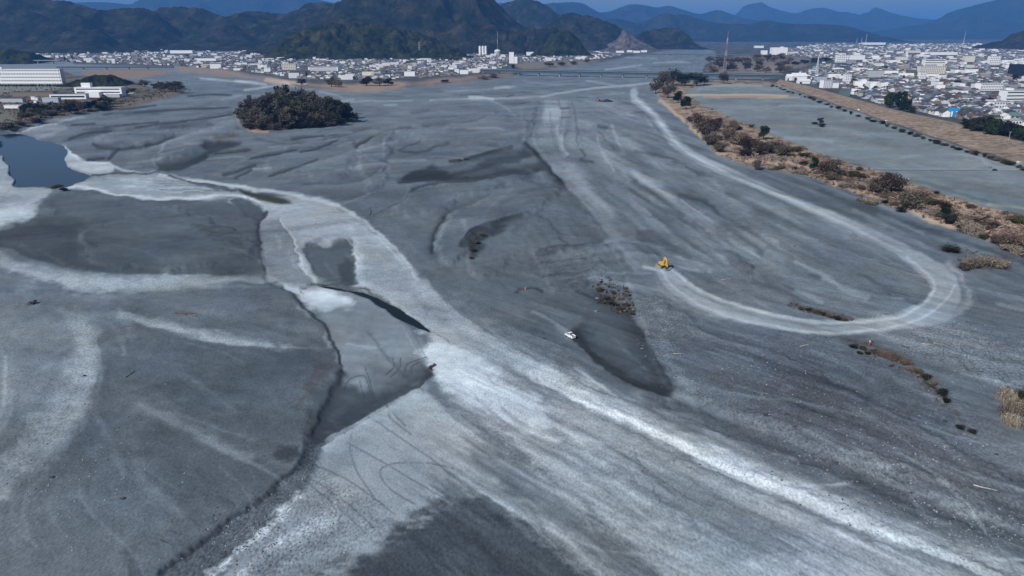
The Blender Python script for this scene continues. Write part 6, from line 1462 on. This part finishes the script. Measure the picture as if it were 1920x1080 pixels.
def person(px, py, rz, m_, label):
    p = G(px, py)
    J = {'pel': (0, 0, .95, .15), 'ch': (0, .02, 1.25, .16), 'sh': (0, 0, 1.42, .13), 'nk': (0, 0, 1.5, .06), 'hd': (0, .02, 1.63, .105), 'hd2': (0, .02, 1.72, .085)}
    for s, n_ in ((-1, 'l'), (1, 'r')):
        J.update({'hp' + n_: (s * .1, 0, .88, .1), 'kn' + n_: (s * .12, .05 * s, .48, .075), 'an' + n_: (s * .13, -.04, .09, .05), 'ft' + n_: (s * .14, .16, .05, .045), 's' + n_: (s * .2, 0, 1.4, .075), 'e' + n_: (s * .27, .03, 1.12, .055), 'w' + n_: (s * .26, .14, .9, .04), 'h' + n_: (s * .25, .2, .82, .04)})
    names = list(J); E = [('pel', 'ch'), ('ch', 'sh'), ('sh', 'nk'), ('nk', 'hd'), ('hd', 'hd2')] + [q for n_ in 'lr' for q in (('pel', 'hp' + n_), ('hp' + n_, 'kn' + n_), ('kn' + n_, 'an' + n_), ('an' + n_, 'ft' + n_), ('sh', 's' + n_), ('s' + n_, 'e' + n_), ('e' + n_, 'w' + n_), ('w' + n_, 'h' + n_))]
    me = bpy.data.meshes.new("person"); me.from_pydata([J[k][:3] for k in names], [(names.index(a), names.index(b_)) for a, b_ in E], [])
    o = bpy.data.objects.new("person", me); COL.objects.link(o); sm_ = o.modifiers.new("skin", 'SKIN'); o.modifiers.new("sub", 'SUBSURF').levels = 1
    for i, k in enumerate(names): me.skin_vertices[0].data[i].radius = (J[k][3],) * 2
    me.skin_vertices[0].data[0].use_root = True; me.materials.append(m_); o.location = p; o.rotation_euler = (0, 0, rz); tag(o, label, "person")
    bm = bmesh.new(); bmesh.ops.create_uvsphere(bm, u_segments=10, v_segments=6, radius=.118); hm = bpy.data.meshes.new("hair"); bm.to_mesh(hm); bm.free(); hm.materials.append(m_hair); h = bpy.data.objects.new("hair", hm); COL.objects.link(h); h.parent = o; h.location = (0, -.005, 1.70); h.scale = (1, 1, .75)
person(1854, 316, .4, m_cloth[0], "left of two people in dark clothes standing on the sports field"); person(1858, 316, -1.2, m_cloth[1], "right of two people standing beside the dark car")
person(1883, 302.5, 1.0, m_cloth[2], "leftmost of three people by the hedge at the field's right end"); person(1886.5, 303, 2.0, m_cloth[0], "middle of three people by the hedge at the field's right end"); person(1893, 303.5, 0.0, m_cloth[1], "rightmost of three people by the hedge at the field's right end")
# ------------------------------------------------------------------ the air
bm = bmesh.new(); bmesh.ops.create_cube(bm, size=1)
me = bpy.data.meshes.new("haze"); bm.to_mesh(me); bm.free()
hz = bpy.data.objects.new("haze", me); COL.objects.link(hz); tag(hz, kind="stuff")
HZ_TOP, HZ_BOT = 1150.0, -12.0
hz.scale = (150000, 150000, HZ_TOP - HZ_BOT); hz.location = (0, 40000, (HZ_TOP + HZ_BOT) / 2)
mh = bpy.data.materials.new("haze_air"); mh.use_nodes = True
n, l = mh.node_tree.nodes, mh.node_tree.links
n.remove(n["Principled BSDF"])
pv = n.new("ShaderNodeVolumePrincipled")
pv.inputs["Color"].default_value = (.14, .42, .96, 1); pv.inputs["Density"].default_value = 5.5e-5; pv.inputs["Anisotropy"].default_value = 0.0
l.new(pv.outputs[0], n["Material Output"].inputs["Volume"])
me.materials.append(mh)
